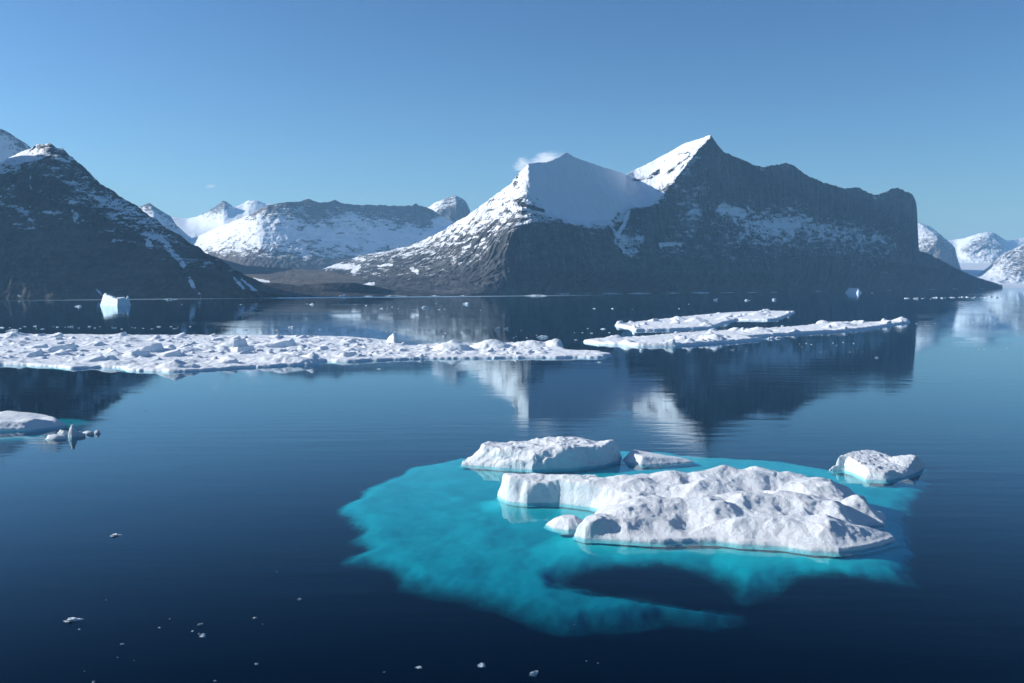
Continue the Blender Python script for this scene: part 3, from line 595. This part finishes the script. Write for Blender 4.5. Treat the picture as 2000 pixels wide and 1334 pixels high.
# main hummocked mass
main_items = [mnd(985, 974, 3.6, 3.4, 1.5, .45), mnd(1040, 974, 6, 3.6, 1.35, .5), mnd(1110, 976, 6, 4, 1.5, .5), mnd(1165, 980, 5, 4, 1.4, .6),
              mnd(1250, 982, 7, 5, 2.2, .7), mnd(1310, 978, 5, 4, 2.5, .7), mnd(1420, 975, 9, 5, 3.0, .8, 0.1), mnd(1470, 970, 6, 4, 2.9, .8), mnd(1380, 990, 6, 4, 2.3, .7),
              mnd(1230, 1012, 6, 4, 1.9, .6), mnd(1300, 1030, 9, 5, 2.6, .7, 0.15), mnd(1370, 1028, 6, 5, 2.9, .8, .2), mnd(1180, 1042, 6, 4, 1.3, .6), mnd(1250, 1050, 5, 3, 1.1, .5),
              mnd(1480, 1020, 7, 5, 2.8, .8, -.3), mnd(1530, 1015, 6, 4, 2.6, .8, -.4), mnd(1450, 1050, 6, 4, 1.9, .7), mnd(1530, 1058, 5, 4, 1.7, .7), mnd(1610, 1052, 6, 5, 2.0, .8), mnd(1600, 1066, 4, 2.5, 1.2, .6), mnd(1660, 1030, 6, 3, 2.1, .8, -.5),
              mnd(1590, 985, 5, 4, 1.9, .7), mnd(1640, 985, 5, 3, 1.6, .6), mnd(1540, 975, 6, 4, 2.0, .8), mnd(1700, 1016, 3.2, 2.4, 2.1, .4), mnd(1680, 980, 2, 1.3, 1.1, .4), mnd(1720, 1053, 5, 2, .8, .8)]
hollows = [mnd(1330, 1045, 5.5, 4.5, 1.25, .8, .3), mnd(1480, 990, 5, 3.5, 1.1, .9, -.4), mnd(1560, 1035, 6, 2.5, 1.0, .9, -.5), mnd(1275, 998, 5, 3, .9, .9), mnd(1450, 1000, 3, 2, .9, .9), mnd(1640, 1045, 4, 3, .7, .9), mnd(1180, 1018, 4, 2.5, .6, .9)]
def main_h(X, Y, sd):
    wx = X + 1.3 * fbm(X / 5, Y / 5, 0 * X + 8, 4); wy = Y + 1.3 * fbm(X / 5, Y / 5, 0 * X + 18, 4)
    H = mounds(wx, wy, sd, main_items, 0.0)
    cut = mounds(wx, wy, sd, hollows, 0.0)
    yb = (Y - water(1350, 1070)[1]) / (water(1350, 962)[1] - water(1350, 1070)[1])      # the slab rises away from the water's near edge
    ramp = np.interp(yb, [0, .25, .7, 1], [.35, .6, 1.2, 1.3])
    r = fbm(X / 6.5 + 3, Y / 5.0, 0 * X + 1, 4, 0.42, ridged=True)
    r2_ = fbm(X / 1.7, Y / 1.7, 0 * X + 6, 4, 0.55, ridged=True)
    f = fbm(X / 0.5, Y / 0.5, 0 * X + 5, 4, 0.65)
    H = ramp + 0.66 * H - 0.75 * cut + 0.66 * (r - 0.35) + 0.05 * (r2_ - 0.3) + 0.03 * f
    rim = smooth(-0.1, np.interp(X, [water(985, 970)[0], water(1150, 980)[0], water(1250, 1000)[0]], [0.8, 1.0, 3.2]) + 0.9 * fbm(X / 3, Y / 3, 0 * X + 31, 3), sd)
    return np.maximum(np.maximum(H, 0.2) * rim, 0.02)
me, loc = floe_mesh('hummock', wpoly(main_px), 0.10, 0.12, main_h, edge=0.3, rag=0.55, rag_size=3.5, sharp=0.2, octv=3, crumble=.15, csize=1.8)
o = place(me, loc, 'hummock', near, M_ice); o['label'] = 'wide lumpy white hump in front'

# back slab
back_px = [(902, 908), (960, 912), (1040, 917), (1110, 915), (1180, 908), (1210, 900), (1216, 893), (1170, 888), (1050, 886), (930, 890)]
def back_h(X, Y, sd):
    u = (X - water(905, 905)[0]) / (water(1215, 900)[0] - water(905, 905)[0])
    top = np.interp(u + .03 * fbm(X / 2, Y / 2, 0 * X + 7, 3), [0, .04, .10, .13, .35, .48, .6, .68, .75, .86, .95, 1], [1.9, 2.6, 2.9, 3.4, 3.3, 3.5, 4.2, 4.0, 3.6, 3.7, 4.0, 3.4])
    top = top * .54 + .45 * fbm(X / 3.5, Y / 3.5, 0 * X + 21, 4)
    fac = smooth(-0.05, np.interp(u, [0, .25, .5, .8, 1], [2.6, 2.0, 1.5, 1.0, .8]), sd + 0.8 * fbm(X / 3.2, Y / 3.2, 0 * X + 11, 3))
    r = fbm(X / 3.4, Y / 3.4, 0 * X + 1, 3, 0.5, ridged=True); f = 0 * X
    foot = mounds(X, Y, sd, [mnd(1090, 912, 4, 2.2, 1.6, .7, .5), mnd(1160, 905, 3, 1.5, .8, .6), mnd(1000, 914, 3, 1.4, 1.0, .6)], 0)
    return np.maximum(np.maximum(top * fac + 0.35 * (r - .3) * fac + 0.1 * f * fac, foot * smooth(0, .5, sd)), 0.03)
me, loc = floe_mesh('back_slab', wpoly(back_px), 0.11, 0.11, back_h, edge=0.3, rag=0.7, rag_size=4, sharp=0.15, octv=3, crumble=.28, csize=1.7)
o = place(me, loc, 'back_slab', near, M_ice); o['label'] = 'tall blocky slab at the back'

# low wedge beside it
wedge_px = [(1215, 900), (1250, 908), (1300, 906), (1358, 902), (1340, 897), (1280, 893), (1225, 888)]
def wedge_h(X, Y, sd):
    u = (X - water(1215, 900)[0]) / 9.5
    return np.clip(1.15 - 1.0 * u, 0.1, 2) * smooth(0, 1.2, sd) + 0.06 * fbm(X / 1, Y / 1, 0 * X, 4)
me, loc = floe_mesh('low_wedge', wpoly(wedge_px), 0.12, 0.12, wedge_h, edge=0.1, rag=0.3, sharp=0.3)
o = place(me, loc, 'low_wedge', near, M_ice)

# right block
right_px = [(1620, 918), (1650, 918), (1672, 925), (1690, 936), (1730, 938), (1768, 932), (1800, 918), (1806, 912), (1780, 906), (1700, 904), (1670, 906)]
def right_h(X, Y, sd):
    it = [mnd(1660, 917, 5, 2.8, 1.0, .6), mnd(1735, 922, 6.6, 4.6, 1.9, -1, 2.2), mnd(1780, 916, 4.2, 3.0, 1.5, .35), mnd(1700, 930, 3.5, 2.6, 1.1, .5)]
    return np.maximum(mounds(X, Y, sd, it, .1) * smooth(-.1, .7, sd) + 0.22 * (fbm(X / 1.8, Y / 1.8, 0 * X + 4, 5, .55, ridged=True) - .3) + 0.07 * fbm(X / .6, Y / .6, 0 * X, 4), .02)
me, loc = floe_mesh('right_block', wpoly(right_px), 0.10, 0.10, right_h, edge=0.25, rag=0.4, rag_size=3, sharp=0.2, octv=3, crumble=.2, csize=1.4)
o = place(me, loc, 'right_block', near, M_ice); o['label'] = 'separate white block at the right tip'

# small lobe on the left of the main mass
lobe_px = [(1066, 1024), (1080, 1031), (1110, 1036), (1140, 1033), (1150, 1024), (1125, 1017), (1090, 1017)]
def lobe_h(X, Y, sd): return 0.75 * smooth(-.1, 1.3, sd) + 0.1 * fbm(X / 1.2, Y / 1.2, 0 * X, 4)
me, loc = floe_mesh('side_lobe', wpoly(lobe_px), 0.08, 0.08, lobe_h, edge=0.15, rag=0.25, rag_size=1.5, sharp=0.3)
o = place(me, loc, 'side_lobe', near, M_ice)

# --- broad hummocked pack floe across the middle distance
pack_px = [(-260, 712), (0, 713), (60, 714), (140, 720), (200, 717), (260, 724), (330, 727), (420, 722), (540, 716), (620, 712), (635, 706), (680, 707), (760, 703), (850, 701), (960, 700), (1080, 699), (1170, 699), (1196, 694), (1175, 688), (1110, 686),
           (1100, 680), (1080, 674), (1000, 672), (900, 674), (800, 678), (760, 668), (700, 661), (600, 658), (400, 657), (200, 656), (0, 655), (-260, 655)]
pack_poly = wpoly(pack_px)
PX = np.array(pack_poly)
r2 = random.Random(5)
pack_items = []
def in_px(px, py, rx, ry, h, pw=1.0, an=0.0, lean=0.0): pack_items.append(mnd(px, py, rx, ry, h, pw, an, lean))
for i in range(760):
    px = r2.uniform(-200, 1080); t = r2.random()
    lo = np.interp(px, [-260, 330, 620, 1080], [708, 720, 706, 696]); hi = np.interp(px, [-260, 600, 760, 1080], [657, 660, 672, 676])
    D = float(shore(lo)) * (1 - t) + float(shore(hi)) * t
    x = float(ray(px, 690)[0]) * D
    big = r2.random() < 0.22
    slab = r2.random() < 0.5
    h = (r2.uniform(1.4, 2.6) if big else r2.uniform(0.4, 1.5)) * (.85 if slab else .7)
    h *= np.interp(px, [0, 600, 760, 1000], [1.0, 1.0, .6, .7])
    rr = h * r2.uniform(1.4, 3.0) if slab else h * r2.uniform(2.2, 5.0)
    pack_items.append((x, D, rr, rr * r2.uniform(.5, 1.1), h, -1 if slab else r2.uniform(.8, 1.3), r2.uniform(-.7, .9), r2.uniform(-.3, .3)))
in_px(100, 690, 9, 6, 3.2, -1, .3); in_px(275, 692, 8, 6, 3.4, -1, 0.1); in_px(320, 700, 6, 4, 2.6, -1, .4); in_px(440, 682, 8, 6, 3.3, -1, -.2); in_px(520, 681, 12, 7, 3.2, -1, 0.2); in_px(770, 673, 3, 3, 4.2, .6)
in_px(885, 688, 7, 6, 3.6, .5); in_px(1085, 680, 5, 6, 3.0, .5); in_px(960, 682, 8, 6, 3.2, .7); in_px(550, 710, 12, 6, 2.2, .8); in_px(345, 722, 6, 4, 2.2, .7); in_px(610, 708, 4, 4, 2.6, .7); in_px(632, 707, 2.6, 2.6, 1.8, .5); in_px(1040, 680, 9, 6, 2.6, .7)
def pack_h(X, Y, sd):
    H = np.zeros(X.shape)
    wx = X + 1.6 * fbm(X / 7, Y / 7, 0 * X + 8, 3); wy = Y + 1.6 * fbm(X / 7, Y / 7, 0 * X + 18, 3)
    xs = X[0]; ys = Y[:, 0]
    for it in pack_items:
        R = max(it[2], it[3]) * 2.0 + 3
        i0, i1 = np.searchsorted(xs, [it[0] - R, it[0] + R]); j0, j1 = np.searchsorted(ys, [it[1] - R, it[1] + R])
        if i1 <= i0 or j1 <= j0: continue
        sl = (slice(j0, j1), slice(i0, i1))
        H[sl] = np.maximum(H[sl], mounds(wx[sl], wy[sl], None, [it], 0))
    r = fbm(X / 5, Y / 5, 0 * X + 1, 5, 0.6, ridged=True); f = fbm(X / 1.6, Y / 1.6, 0 * X + 5, 4, 0.6)
    swell = fbm(X / 22, Y / 22, 0 * X + 2, 3)
    H = H + 0.55 * np.clip(r - .1, 0, 1) + 0.22 * f + 0.4 * swell
    return np.maximum(H * smooth(-.1, 2.2, sd), 0.03)
me, loc = floe_mesh('ice_floe', pack_poly, 0.42, 0.42, pack_h, edge=0.55, rag=4.5, rag_size=13, draft=0.6, margin=3, sharp=0.5)
o = add('ice_floe', me, M_icemid); o.location = loc
tag(o, 'broad hummocked white pack ice floe stretching across the left and middle of the fjord', 'ice floe')

# --- two long narrow floes at right of centre
def ridge_floe(px_list, label, amp=1.6, seed=0, extra=()):
    poly = wpoly(px_list)
    it = [mnd(*e) for e in extra]
    rr = random.Random(seed); Pm = np.array(poly); lo, hi = Pm.min(0), Pm.max(0)
    for i in range(130):
        h = rr.uniform(.6, amp * 1.35); q = h * rr.uniform(1.3, 2.6)
        it.append((rr.uniform(lo[0], hi[0]), rr.uniform(lo[1], hi[1]), q, q * rr.uniform(.6, 1.1), h, rr.choice([-1, .8, 1.0]), rr.uniform(-.8, .8), rr.uniform(-.4, .4)))
    def hf(X, Y, sd):
        H = mounds(X + fbm(X / 6, Y / 6, 0 * X + 2, 3), Y, sd, it, 0)
        H = H + .7 * np.clip(fbm(X / 5, Y / 5, 0 * X + seed, 5, .6, ridged=True) - .1, 0, 1) + .2 * fbm(X / 1.5, Y / 1.5, 0 * X, 3)
        return np.maximum(H * smooth(0, 1.6, sd), .03)
    me, loc = floe_mesh('ice_floe', poly, .6, .6, hf, edge=.8, rag=2.4, rag_size=8, draft=0.6, margin=3, sharp=.6)
    o = add('ice_floe', me, M_icemid); o.location = loc; tag(o, label, 'ice floe', 'long narrow floes beyond the pack ice'); return o
ridge_floe([(1200, 636), (1222, 640), (1240, 646), (1310, 645), (1390, 641), (1405, 635), (1440, 625), (1500, 626), (1520, 624), (1545, 614), (1553, 610), (1500, 609), (1430, 612), (1360, 618), (1290, 626)],
           'long narrow white floe farther out, upper of the two right of centre', 1.9, 3, [(1360, 632, 8, 6, 3, .8), (1480, 618, 8, 6, 2.6, .8)])
ridge_floe([(1138, 668), (1170, 672), (1220, 674), (1245, 676), (1320, 676), (1380, 672), (1440, 668), (1530, 660), (1470, 664), (1460, 660), (1560, 652), (1640, 648), (1700, 642), (1778, 630), (1755, 627), (1700, 632), (1620, 632), (1560, 640), (1470, 646), (1350, 652), (1260, 660), (1180, 664)],
           'longest narrow white floe right of centre, tapering to a thin tip on the right', 1.7, 6, [(1395, 668, 5, 4, 2.4, .7), (1760, 630, 6, 5, 2.6, .8), (1640, 640, 10, 8, 2.4, .8), (1480, 652, 8, 6, 2.4, .8)])

# --- floe cut by the left edge with a green-blue underwater foot
lf_c = water(40, 838)
lf = empty('ice_floe', (float(lf_c[0]), float(lf_c[1]), 0))
tag(lf, 'rounded snow-covered floe cut off by the left edge, turquoise below the waterline', 'ice floe')
lp = [(-220, 842), (-60, 845), (0, 843), (50, 841), (95, 836), (131, 832), (120, 826), (100, 822), (40, 820), (-60, 818), (-220, 820)]
def lf_h(X, Y, sd):
    it = [mnd(-100, 832, 22, 7, 2.0, .8), mnd(20, 827, 12, 6, 1.9, .9), mnd(60, 836, 9, 4, 1.3, .8), mnd(100, 829, 6, 4, 1.1, .8), mnd(0, 839, 10, 4, 1.2, .7)]
    return np.maximum(mounds(X, Y, sd, it, .3) * smooth(-.1, 1.8, sd) + .18 * fbm(X / 2.5, Y / 2.5, 0 * X, 5, .6), .03)
me, loc = floe_mesh('snow_top', wpoly(lp), .18, .16, lf_h, edge=.35, rag=.6, rag_size=3, sharp=.3)
place(me, loc, 'snow_top', lf, M_ice)
lsp = [(-220, 868), (-40, 862), (40, 860), (110, 852), (170, 830), (200, 822), (150, 815), (60, 815), (-220, 815)]
spw = np.array(wpoly(lsp, -.8)); x0, y0 = spw.min(0) - 4; x1, y1 = spw.max(0) + 4
X, Y = np.meshgrid(np.arange(x0, x1, .5), np.arange(y0, y1, .5))
sd = poly_sd(X, Y, spw) + 1.0 * fbm(X / 5, Y / 5, 0 * X, 4)
z = -.8 + .2 * fbm(X / 6, Y / 6, 0 * X + 1, 4) - .8 * smooth(2.0, -1.2, sd)
k = sd > -1.2; keep = k[:-1, :-1] | k[1:, :-1] | k[:-1, 1:] | k[1:, 1:]
me, us = grid_mesh('submerged_shelf', np.stack([X - lf_c[0], Y - lf_c[1], np.minimum(z, -.3)], -1), keep)
vattr(me, 'solid', smooth(-1.2, 3.0, sd).ravel()[us])
add('submerged_shelf', me, M_shelf, lf)

# --- lumps of ice: generic rounded, irregular pieces
def lump_mesh(name, seed, sub=3, flat=0.45, rough=0.45, peaks=0.0):
    import bmesh
    bm = bmesh.new(); bmesh.ops.create_icosphere(bm, subdivisions=sub, radius=1.0)
    V = np.array([v.co[:] for v in bm.verts])
    n = fbm(V[:, 0] * 1.3 + seed * 7.7, V[:, 1] * 1.3, V[:, 2] * 1.3, 4, .6)
    m = fbm(V[:, 0] * 3 + seed * 3.1, V[:, 1] * 3, V[:, 2] * 3, 3, .6, ridged=True)
    V = V * (1 + rough * n + rough * .3 * m)[:, None]
    V[:, 2] *= flat
    V[:, 2] += peaks * np.clip(fbm(V[:, 0] * 1.7 + seed, V[:, 1] * 1.7 + 3, 0 * n + seed, 3), 0, 1) * (V[:, 2] > 0)
    V[:, 2] = np.maximum(V[:, 2], -0.35)
    for v, c in zip(bm.verts, V): v.co = c
    me = bpy.data.meshes.new(name); bm.to_mesh(me); bm.free(); me.shade_smooth()
    return me
def shard_mesh(name, seed, n, flat, spread, tall):
    """a raft of angular ice chunks frozen together, half width about 1"""
    import bmesh
    rs = random.Random(seed); bm = bmesh.new()
    for i in range(n):
        cx, cy = (rs.uniform(-spread, spread), rs.uniform(-spread, spread) * .7) if i else (0, 0)
        rx, ry, rz = rs.uniform(.28, .75) * (1 if i else 1.25), rs.uniform(.25, .6), (rs.uniform(.5, 1.0) if rs.random() > tall else rs.uniform(1.2, 2.4)) * flat
        vs_ = [bm.verts.new((cx + rx * rs.gauss(0, .55), cy + ry * rs.gauss(0, .55), max(-.3, rz * rs.uniform(-.6, 1)))) for _ in range(13)]
        bmesh.ops.convex_hull(bm, input=vs_)
    loose = [v for v in bm.verts if not v.link_faces]; bmesh.ops.delete(bm, geom=loose, context='VERTS')
    me = bpy.data.meshes.new(name); bm.to_mesh(me); bm.free(); return me
LUMPS = [shard_mesh('ice_piece', 50 + i, n, fl, sp_, tl) for i, (n, fl, sp_, tl) in enumerate([(4, .3, .6, .3), (6, .16, .85, .3), (5, .4, .5, .4), (5, .1, .9, .1), (7, .25, .8, .35), (5, .12, .8, .2)])]
for m_ in LUMPS: m_.materials.append(M_icefar)

def piece(px, py, wpx, label, group=None, k=0, hpx=None, asp=0.8, rot=None, name='ice_fragment', cat='ice fragment', mat=None, mesh=None):
    x, y = water(px, py); x, y = float(x), float(y)
    w = wpx / F_PX * y / 2.6                                   # half width in metres
    me = mesh or LUMPS[k]
    o = bpy.data.objects.new(name, me); C.objects.link(o)
    zs = w if hpx is None else hpx / F_PX * y / max(1e-6, max(v.co.z for v in me.vertices))
    o.location = (x, y, 0.0); o.scale = (w, w * asp, zs)
    o.rotation_euler = (0, 0, (rot if rot is not None else 0.0))
    if mat is not None:
        o.data = me.copy(); o.data.materials.clear(); o.data.materials.append(mat)
    tag(o, label, cat, group); return o

# --- icebergs far out
berg_px = [(196, 597), (230, 598), (254, 597), (255, 596), (240, 595), (205, 595)]
def berg_h(X, Y, sd):
    kx = X / Y * F_PX + CX
    top = np.interp(kx, [195, 199, 203, 207, 212, 220, 228, 236, 243, 247, 250, 253, 256], [3, 8, 19, 22, 19, 16, 12, 13, 14, 11, 17, 15, 6]) / F_PX * 1150
    n = fbm(X / 4, Y / 4, 0 * X, 4, .6, ridged=True)
    return np.maximum(top * smooth(-1.5, 2.5, sd) + 1.6 * (n - .3) * smooth(0, 3, sd), .05)
me, loc = floe_mesh('iceberg', wpoly(berg_px), .45, .8, berg_h, edge=.6, rag=1.2, rag_size=6, draft=3, margin=3, sharp=1.0)
o = add('iceberg', me, M_berg); o.location = loc; tag(o, 'small white iceberg with a pointed left peak below the dark mountain', 'iceberg')
tab_px = [(1650, 571.9), (1664, 572.6), (1676, 573.3), (1681, 573.1), (1684, 572.2), (1666, 571.3)]
def tab_h(X, Y, sd):
    return 9.0 / F_PX * 2830 * smooth(-2, 12, sd + 2 * fbm(X / 12, Y / 12, 0 * X, 3)) + .5 * fbm(X / 6, Y / 6, 0 * X + 2, 4)
me, loc = floe_mesh('iceberg', wpoly(tab_px), 1.0, 3.0, tab_h, edge=1, rag=2, rag_size=20, draft=5, margin=8, sharp=3)
o = add('iceberg', me, M_berg); o.location = loc; tag(o, 'flat-topped white iceberg far off near the right shore', 'iceberg')

# --- growler beside the left floe: an upright tooth with brash on both sides
gx, gy = [float(v) for v in water(142, 855)]
gr = empty('growler', (gx, gy, 0)); tag(gr, 'small jagged ice growler with an upright tooth beside the left floe', 'growler')
def gpart(name, px, py, wpx, hpx, k, seed, asp=.7):
    me = lump_mesh(name, seed, 3, .5, .5, .5); me.materials.append(M_ice)
    o = add(name, me, None, gr); x, y = [float(v) for v in water(px, py)]
    w = wpx / F_PX * y / 2; zs = hpx / F_PX * y / max(v.co.z for v in me.vertices)
    o.location = (x - gx, y - gy, 0); o.scale = (w, w * asp, zs); return o
gpart('upright_tooth', 142, 853, 15, 27, 2, 31, 1.0); gpart('ice_crumb', 110, 857, 40, 10, 1, 32, .5); gpart('ice_crumb', 125, 850, 22, 12, 1, 35, .6); gpart('ice_crumb', 155, 852, 24, 9, 2, 36, .7)
gpart('ice_crumb', 172, 848, 22, 7, 1, 33, .5); gpart('ice_crumb', 190, 847, 11, 8, 1, 34, .6)

# --- individual drifting pieces worth naming
NAMED = [
 (153, 599, 22, 5, 4, 'low two-humped ice piece floating left of the pointed iceberg'),
 (332, 585, 32, 4, 1, 'flat pale ice piece close under the left mountain'),
 (668, 579, 20, 6, 0, 'pale bluish ice lump near the valley shore'),
 (1046, 578, 62, 4, 3, 'long flat white ice strip off the foot of the sunlit flank'),
 (911, 594, 26, 6, 4, 'white ice lump with a raised middle before the central cliff'),
 (830, 601, 24, 6, 1, 'thin ice piece with a knob at its right end'),
 (971, 643, 14, 7, 0, 'left one of a pair of small white ice lumps behind the pack floe'),
 (988, 643, 15, 5, 0, 'right one of a pair of small white ice lumps behind the pack floe'),
 (1397, 586, 14, 5, 0, 'small white ice lump on dark water, leftmost of three below the summit'),
 (1459, 587, 18, 4, 1, 'small low ice piece, middle one of three below the summit'),
 (1511, 586, 15, 6, 2, 'small rounded ice lump, rightmost of three below the summit'),
 (1252, 685, 16, 7, 2, 'small ice block just below the left end of the longest floe'),
 (1330, 663, 22, 4, 0, 'small ice piece under the upper narrow floe'),
 (226, 1046, 30, 7, 1, 'single small ice piece alone on open blue water at lower left'),
 (142, 1211, 46, 9, 1, 'strip of broken brash ice near the bottom left corner'),
 (941, 1301, 28, 8, 4, 'small brash ice scrap near the bottom centre'),
 (1042, 1318, 27, 14, 0, 'square grey-white ice scrap at the bottom edge, largest there'),
 (396, 1243, 22, 8, 4, 'angled brash scrap, largest of the little cluster at lower left'),
 (818, 1304, 19, 4, 3, 'dull half-sunken ice scrap left of bottom centre'),
 (285, 802, 4, 2, 0, 'lone white speck of ice on calm water right of the left floe'),
 (1703, 572.5, 8, 2.5, 0, 'tiny ice piece just right of the flat-topped iceberg'),
 (1430, 660 + 24, 14, 4, 0, 'small flat ice piece on dark water below the longest floe'),
 (740, 721, 14, 2.5, 3, 'thin ice sliver just in front of the pack floe'),
 (1170, 708, 14, 2.5, 3, 'thin ice sliver below the right tip of the pack floe'),
]
for (px, py, w, h, k, lab) in NAMED:
    piece(px, py, w, lab, None, k, h * 0.6, .7, 0.1, mat=M_clear if py > 1150 else None)

# --- loose bits that nothing tells apart, group by group
rb = random.Random(11)
ONES = ['', 'first', 'second', 'third', 'fourth', 'fifth', 'sixth', 'seventh', 'eighth', 'ninth', 'tenth', 'eleventh', 'twelfth', 'thirteenth', 'fourteenth', 'fifteenth', 'sixteenth', 'seventeenth', 'eighteenth', 'nineteenth']
def nth(i): return ONES[i] if i < 20 else {2: 'twent', 3: 'thirt', 4: 'fort'}[i // 10] + ('ieth' if i % 10 == 0 else 'y-' + ONES[i % 10])
def bits(spots, label, group, hk=(.18, .4), mat=None):
    base = label
    for i_, (px, py, w) in enumerate(sorted(spots)):
        label = base + ', ' + ('leftmost' if i_ == 0 else 'rightmost' if i_ == len(spots) - 1 else nth(i_ + 1) + ' from the left')
        piece(px, py, w, label, group, rb.randrange(6), max(0.8, 0.6 * w * rb.uniform(*hk)), rb.uniform(.5, 1.0), rb.uniform(-.4, .4))
bits([(610, 595, 18), (600, 594, 8), (715, 597, 6), (745, 603, 9), (757, 602, 5), (766, 600, 6), (778, 603, 5), (852, 593, 4), (858, 605, 9), (868, 604, 4), (1160, 603, 9), (1196, 603, 7), (1326, 603, 7), (1345, 594, 4), (500, 594, 4), (470, 595, 6), (355, 595, 4), (938, 606, 4), (1235, 604, 4)],
     'tiny white ice bit on dark water before the mountains', 'tiny bits before the mountains')
sp_ = [(x + rb.uniform(-8, 8), 640 + rb.uniform(-2.5, 3), rb.choice([4, 5, 7, 9, 14, 18])) for x in range(4, 380, 14)] + [(25, 647.5, 34), (480, 645, 9), (515, 644, 6), (540, 645, 12), (558, 646, 16), (567, 640, 18), (592, 643, 7), (625, 644, 12), (700, 643, 6), (715, 639, 5), (715, 649, 8), (755, 647, 6), (772, 648, 9), (772, 642, 6), (618, 650, 5)]
bits(sp_, 'tiny ice bit in the line just behind the pack floe', 'bits behind the pack floe', (.12, .25))
bits([(860, 645, 11), (870, 651, 9), (866, 657, 11), (832, 663, 4), (901, 650, 4), (1007, 657, 6), (1003, 660, 5), (1029, 660, 7), (1060, 659, 30), (1018, 646, 4), (1048, 655, 5), (1148, 642, 6), (1178, 643, 18), (1138, 650, 8), (1122, 650, 6), (1155, 651, 9), (1190, 650, 7), (1187, 659, 12), (1161, 662, 5), (1124, 664, 12)],
     'small ice bit between pack floe and narrow floes', 'bits between the floes', (.15, .3))
bits([(1562, 672, 4), (1575, 671, 6), (1585, 673, 8), (1566, 678, 4), (1627, 670, 6), (1647, 669, 7), (1634, 675, 5), (1668, 671, 6), (1685, 687, 5), (1712, 699, 10), (1604, 688, 4), (1660, 688, 6), (1790, 632, 6), (1826, 632, 4), (1458, 686, 5), (1527, 637, 12), (1480, 628, 10)],
     'small ice bit near the narrow floes', 'bits right of the narrow floes', (.2, .45))
bits([(1766 + i * 8.2 + rb.uniform(-3, 3), 584 - i * 0.16 + rb.uniform(-1.5, 1.2), rb.choice([5, 7, 9, 12, 16])) for i in range(24)],
     'white ice bit in the line before the far right shore', 'ice line at far right', (.12, .28))
bits([(155, 1229, 9), (239, 1258, 11), (311, 1226, 9), (331, 1209, 8), (390, 1221, 17), (376, 1233, 9), (497, 1207, 12), (513, 1219, 4), (585, 1171, 12), (500, 1297, 14), (750, 1313, 9), (182, 1332, 12), (165, 1311, 4), (207, 1172, 6), (388, 1238, 10), (1122, 1220, 6), (1145, 1291, 5), (1168, 1295, 5), (420, 1330, 8), (262, 1290, 4), (230, 1284, 5), (540, 1117, 6)],
     'brash ice scrap on the dark foreground water', 'foreground brash scraps', (.2, .4))
bits([(1900 + i * 11, 612 + rb.uniform(-30, 80), rb.choice([4, 5, 7])) for i in range(9)], 'faint ice bit on pale water at the right edge', 'bits at the right edge', (.15, .3))
# strips of shore-fast ice along the foot of the cliffs
bits([(905, 577, 26), (850, 577.6, 34), (770, 578.4, 60), (720, 578.6, 28), (548, 581.5, 18), (960, 575.5, 40), (1000, 575, 30), (1100, 574, 44), (1150, 573.8, 30), (1195, 573.4, 50), (1250, 573.2, 60), (1310, 572.6, 40), (1370, 572, 50), (1420, 571.6, 44), (1470, 571.2, 30), (1510, 570.8, 26), (1600, 569.2, 40), (1735, 566.8, 20), (1760, 566.4, 18), (1815, 565.6, 40), (1862, 564.4, 22), (1915, 564.6, 16)],
     'thin white shore ice strip along the cliff foot', 'shore ice strips', (.03, .06))

# ------------------------------------------------------------------ blown snow and a wisp of cloud
def cloud_mat(name, dens, scale, thr):
    t = NT(name)
    tc = t.node('ShaderNodeTexCoord'); pos = tc.outputs['Object']
    n = t.noise(t.mapping(pos, (0.55, 1.0, 1.5), rot=(0, 0.35, 0)), scale, 6, 0.68, dist=0.8)
    r = t.node('ShaderNodeVectorMath', operation='LENGTH', i_0=pos).outputs['Value']
    f = t.math('SUBTRACT', t.mapr(n, thr, 0.72), t.mapr(r, 0.15, 0.95, 0, 1.0), clamp=True)
    pv = t.node('ShaderNodeVolumePrincipled'); pv.inputs['Color'].default_value = col(0.995, 0.996, 0.998)
    t.put(pv.inputs['Density'], t.math('MULTIPLY', f, dens)); pv.inputs['Anisotropy'].default_value = 0.2
    t.l.new(pv.outputs[0], t.out.inputs[1]); return t.m
def puff(px, py, D, wpx, hpx, depth, label, mat, name, tilt=0.0):
    x, y, z = [float(v) for v in at(px, py, D)]
    me = lump_mesh(name, px * .01, 3, 1.0, .12, 0.0)
    for v in me.vertices: v.co.z = v.co.z if v.co.z > -.34 else v.co.z
    o = add(name, me, mat); o.location = (x, y, z); o.scale = (wpx / F_PX * D / 2, depth / 2, hpx / F_PX * D / 2); o.rotation_euler = (0, tilt, 0)
    tag(o, label, 'blown snow' if 'snow' in name else 'cloud', kind='stuff'); return o
M_plume = cloud_mat('spindrift', 0.07, 2.2, 0.34); M_wisp = cloud_mat('wisp', 0.012, 2.2, 0.3)
puff(1066, 312, 2930, 120, 62, 120, 'plume of blown snow streaming over the crest of the hanging bowl', M_plume, 'blown_snow', -.1)
puff(1020, 322, 2830, 62, 62, 90, 'thin puff of blown snow at the left corner of the crest', M_plume, 'blown_snow')

puff(412, 364, 15500, 40, 16, 250, 'tiny faint wisp of cloud low in the sky left of centre', M_wisp, 'cloud')

# ------------------------------------------------------------------ air
t = NT('haze_air')
pv = t.node('ShaderNodeVolumePrincipled'); pv.inputs['Color'].default_value = col(0.33, 0.66, 1.0)
pv.inputs['Density'].default_value = 6.6e-5; pv.inputs['Anisotropy'].default_value = 0.1
t.l.new(pv.outputs[0], t.out.inputs[1])
tag(add('haze', box_mesh('haze', -SEA - 500, SEA + 500, -800, SEA + 500, -47, 680), t.m), 'thin blue haze in the air over the fjord', 'haze', kind='stuff')
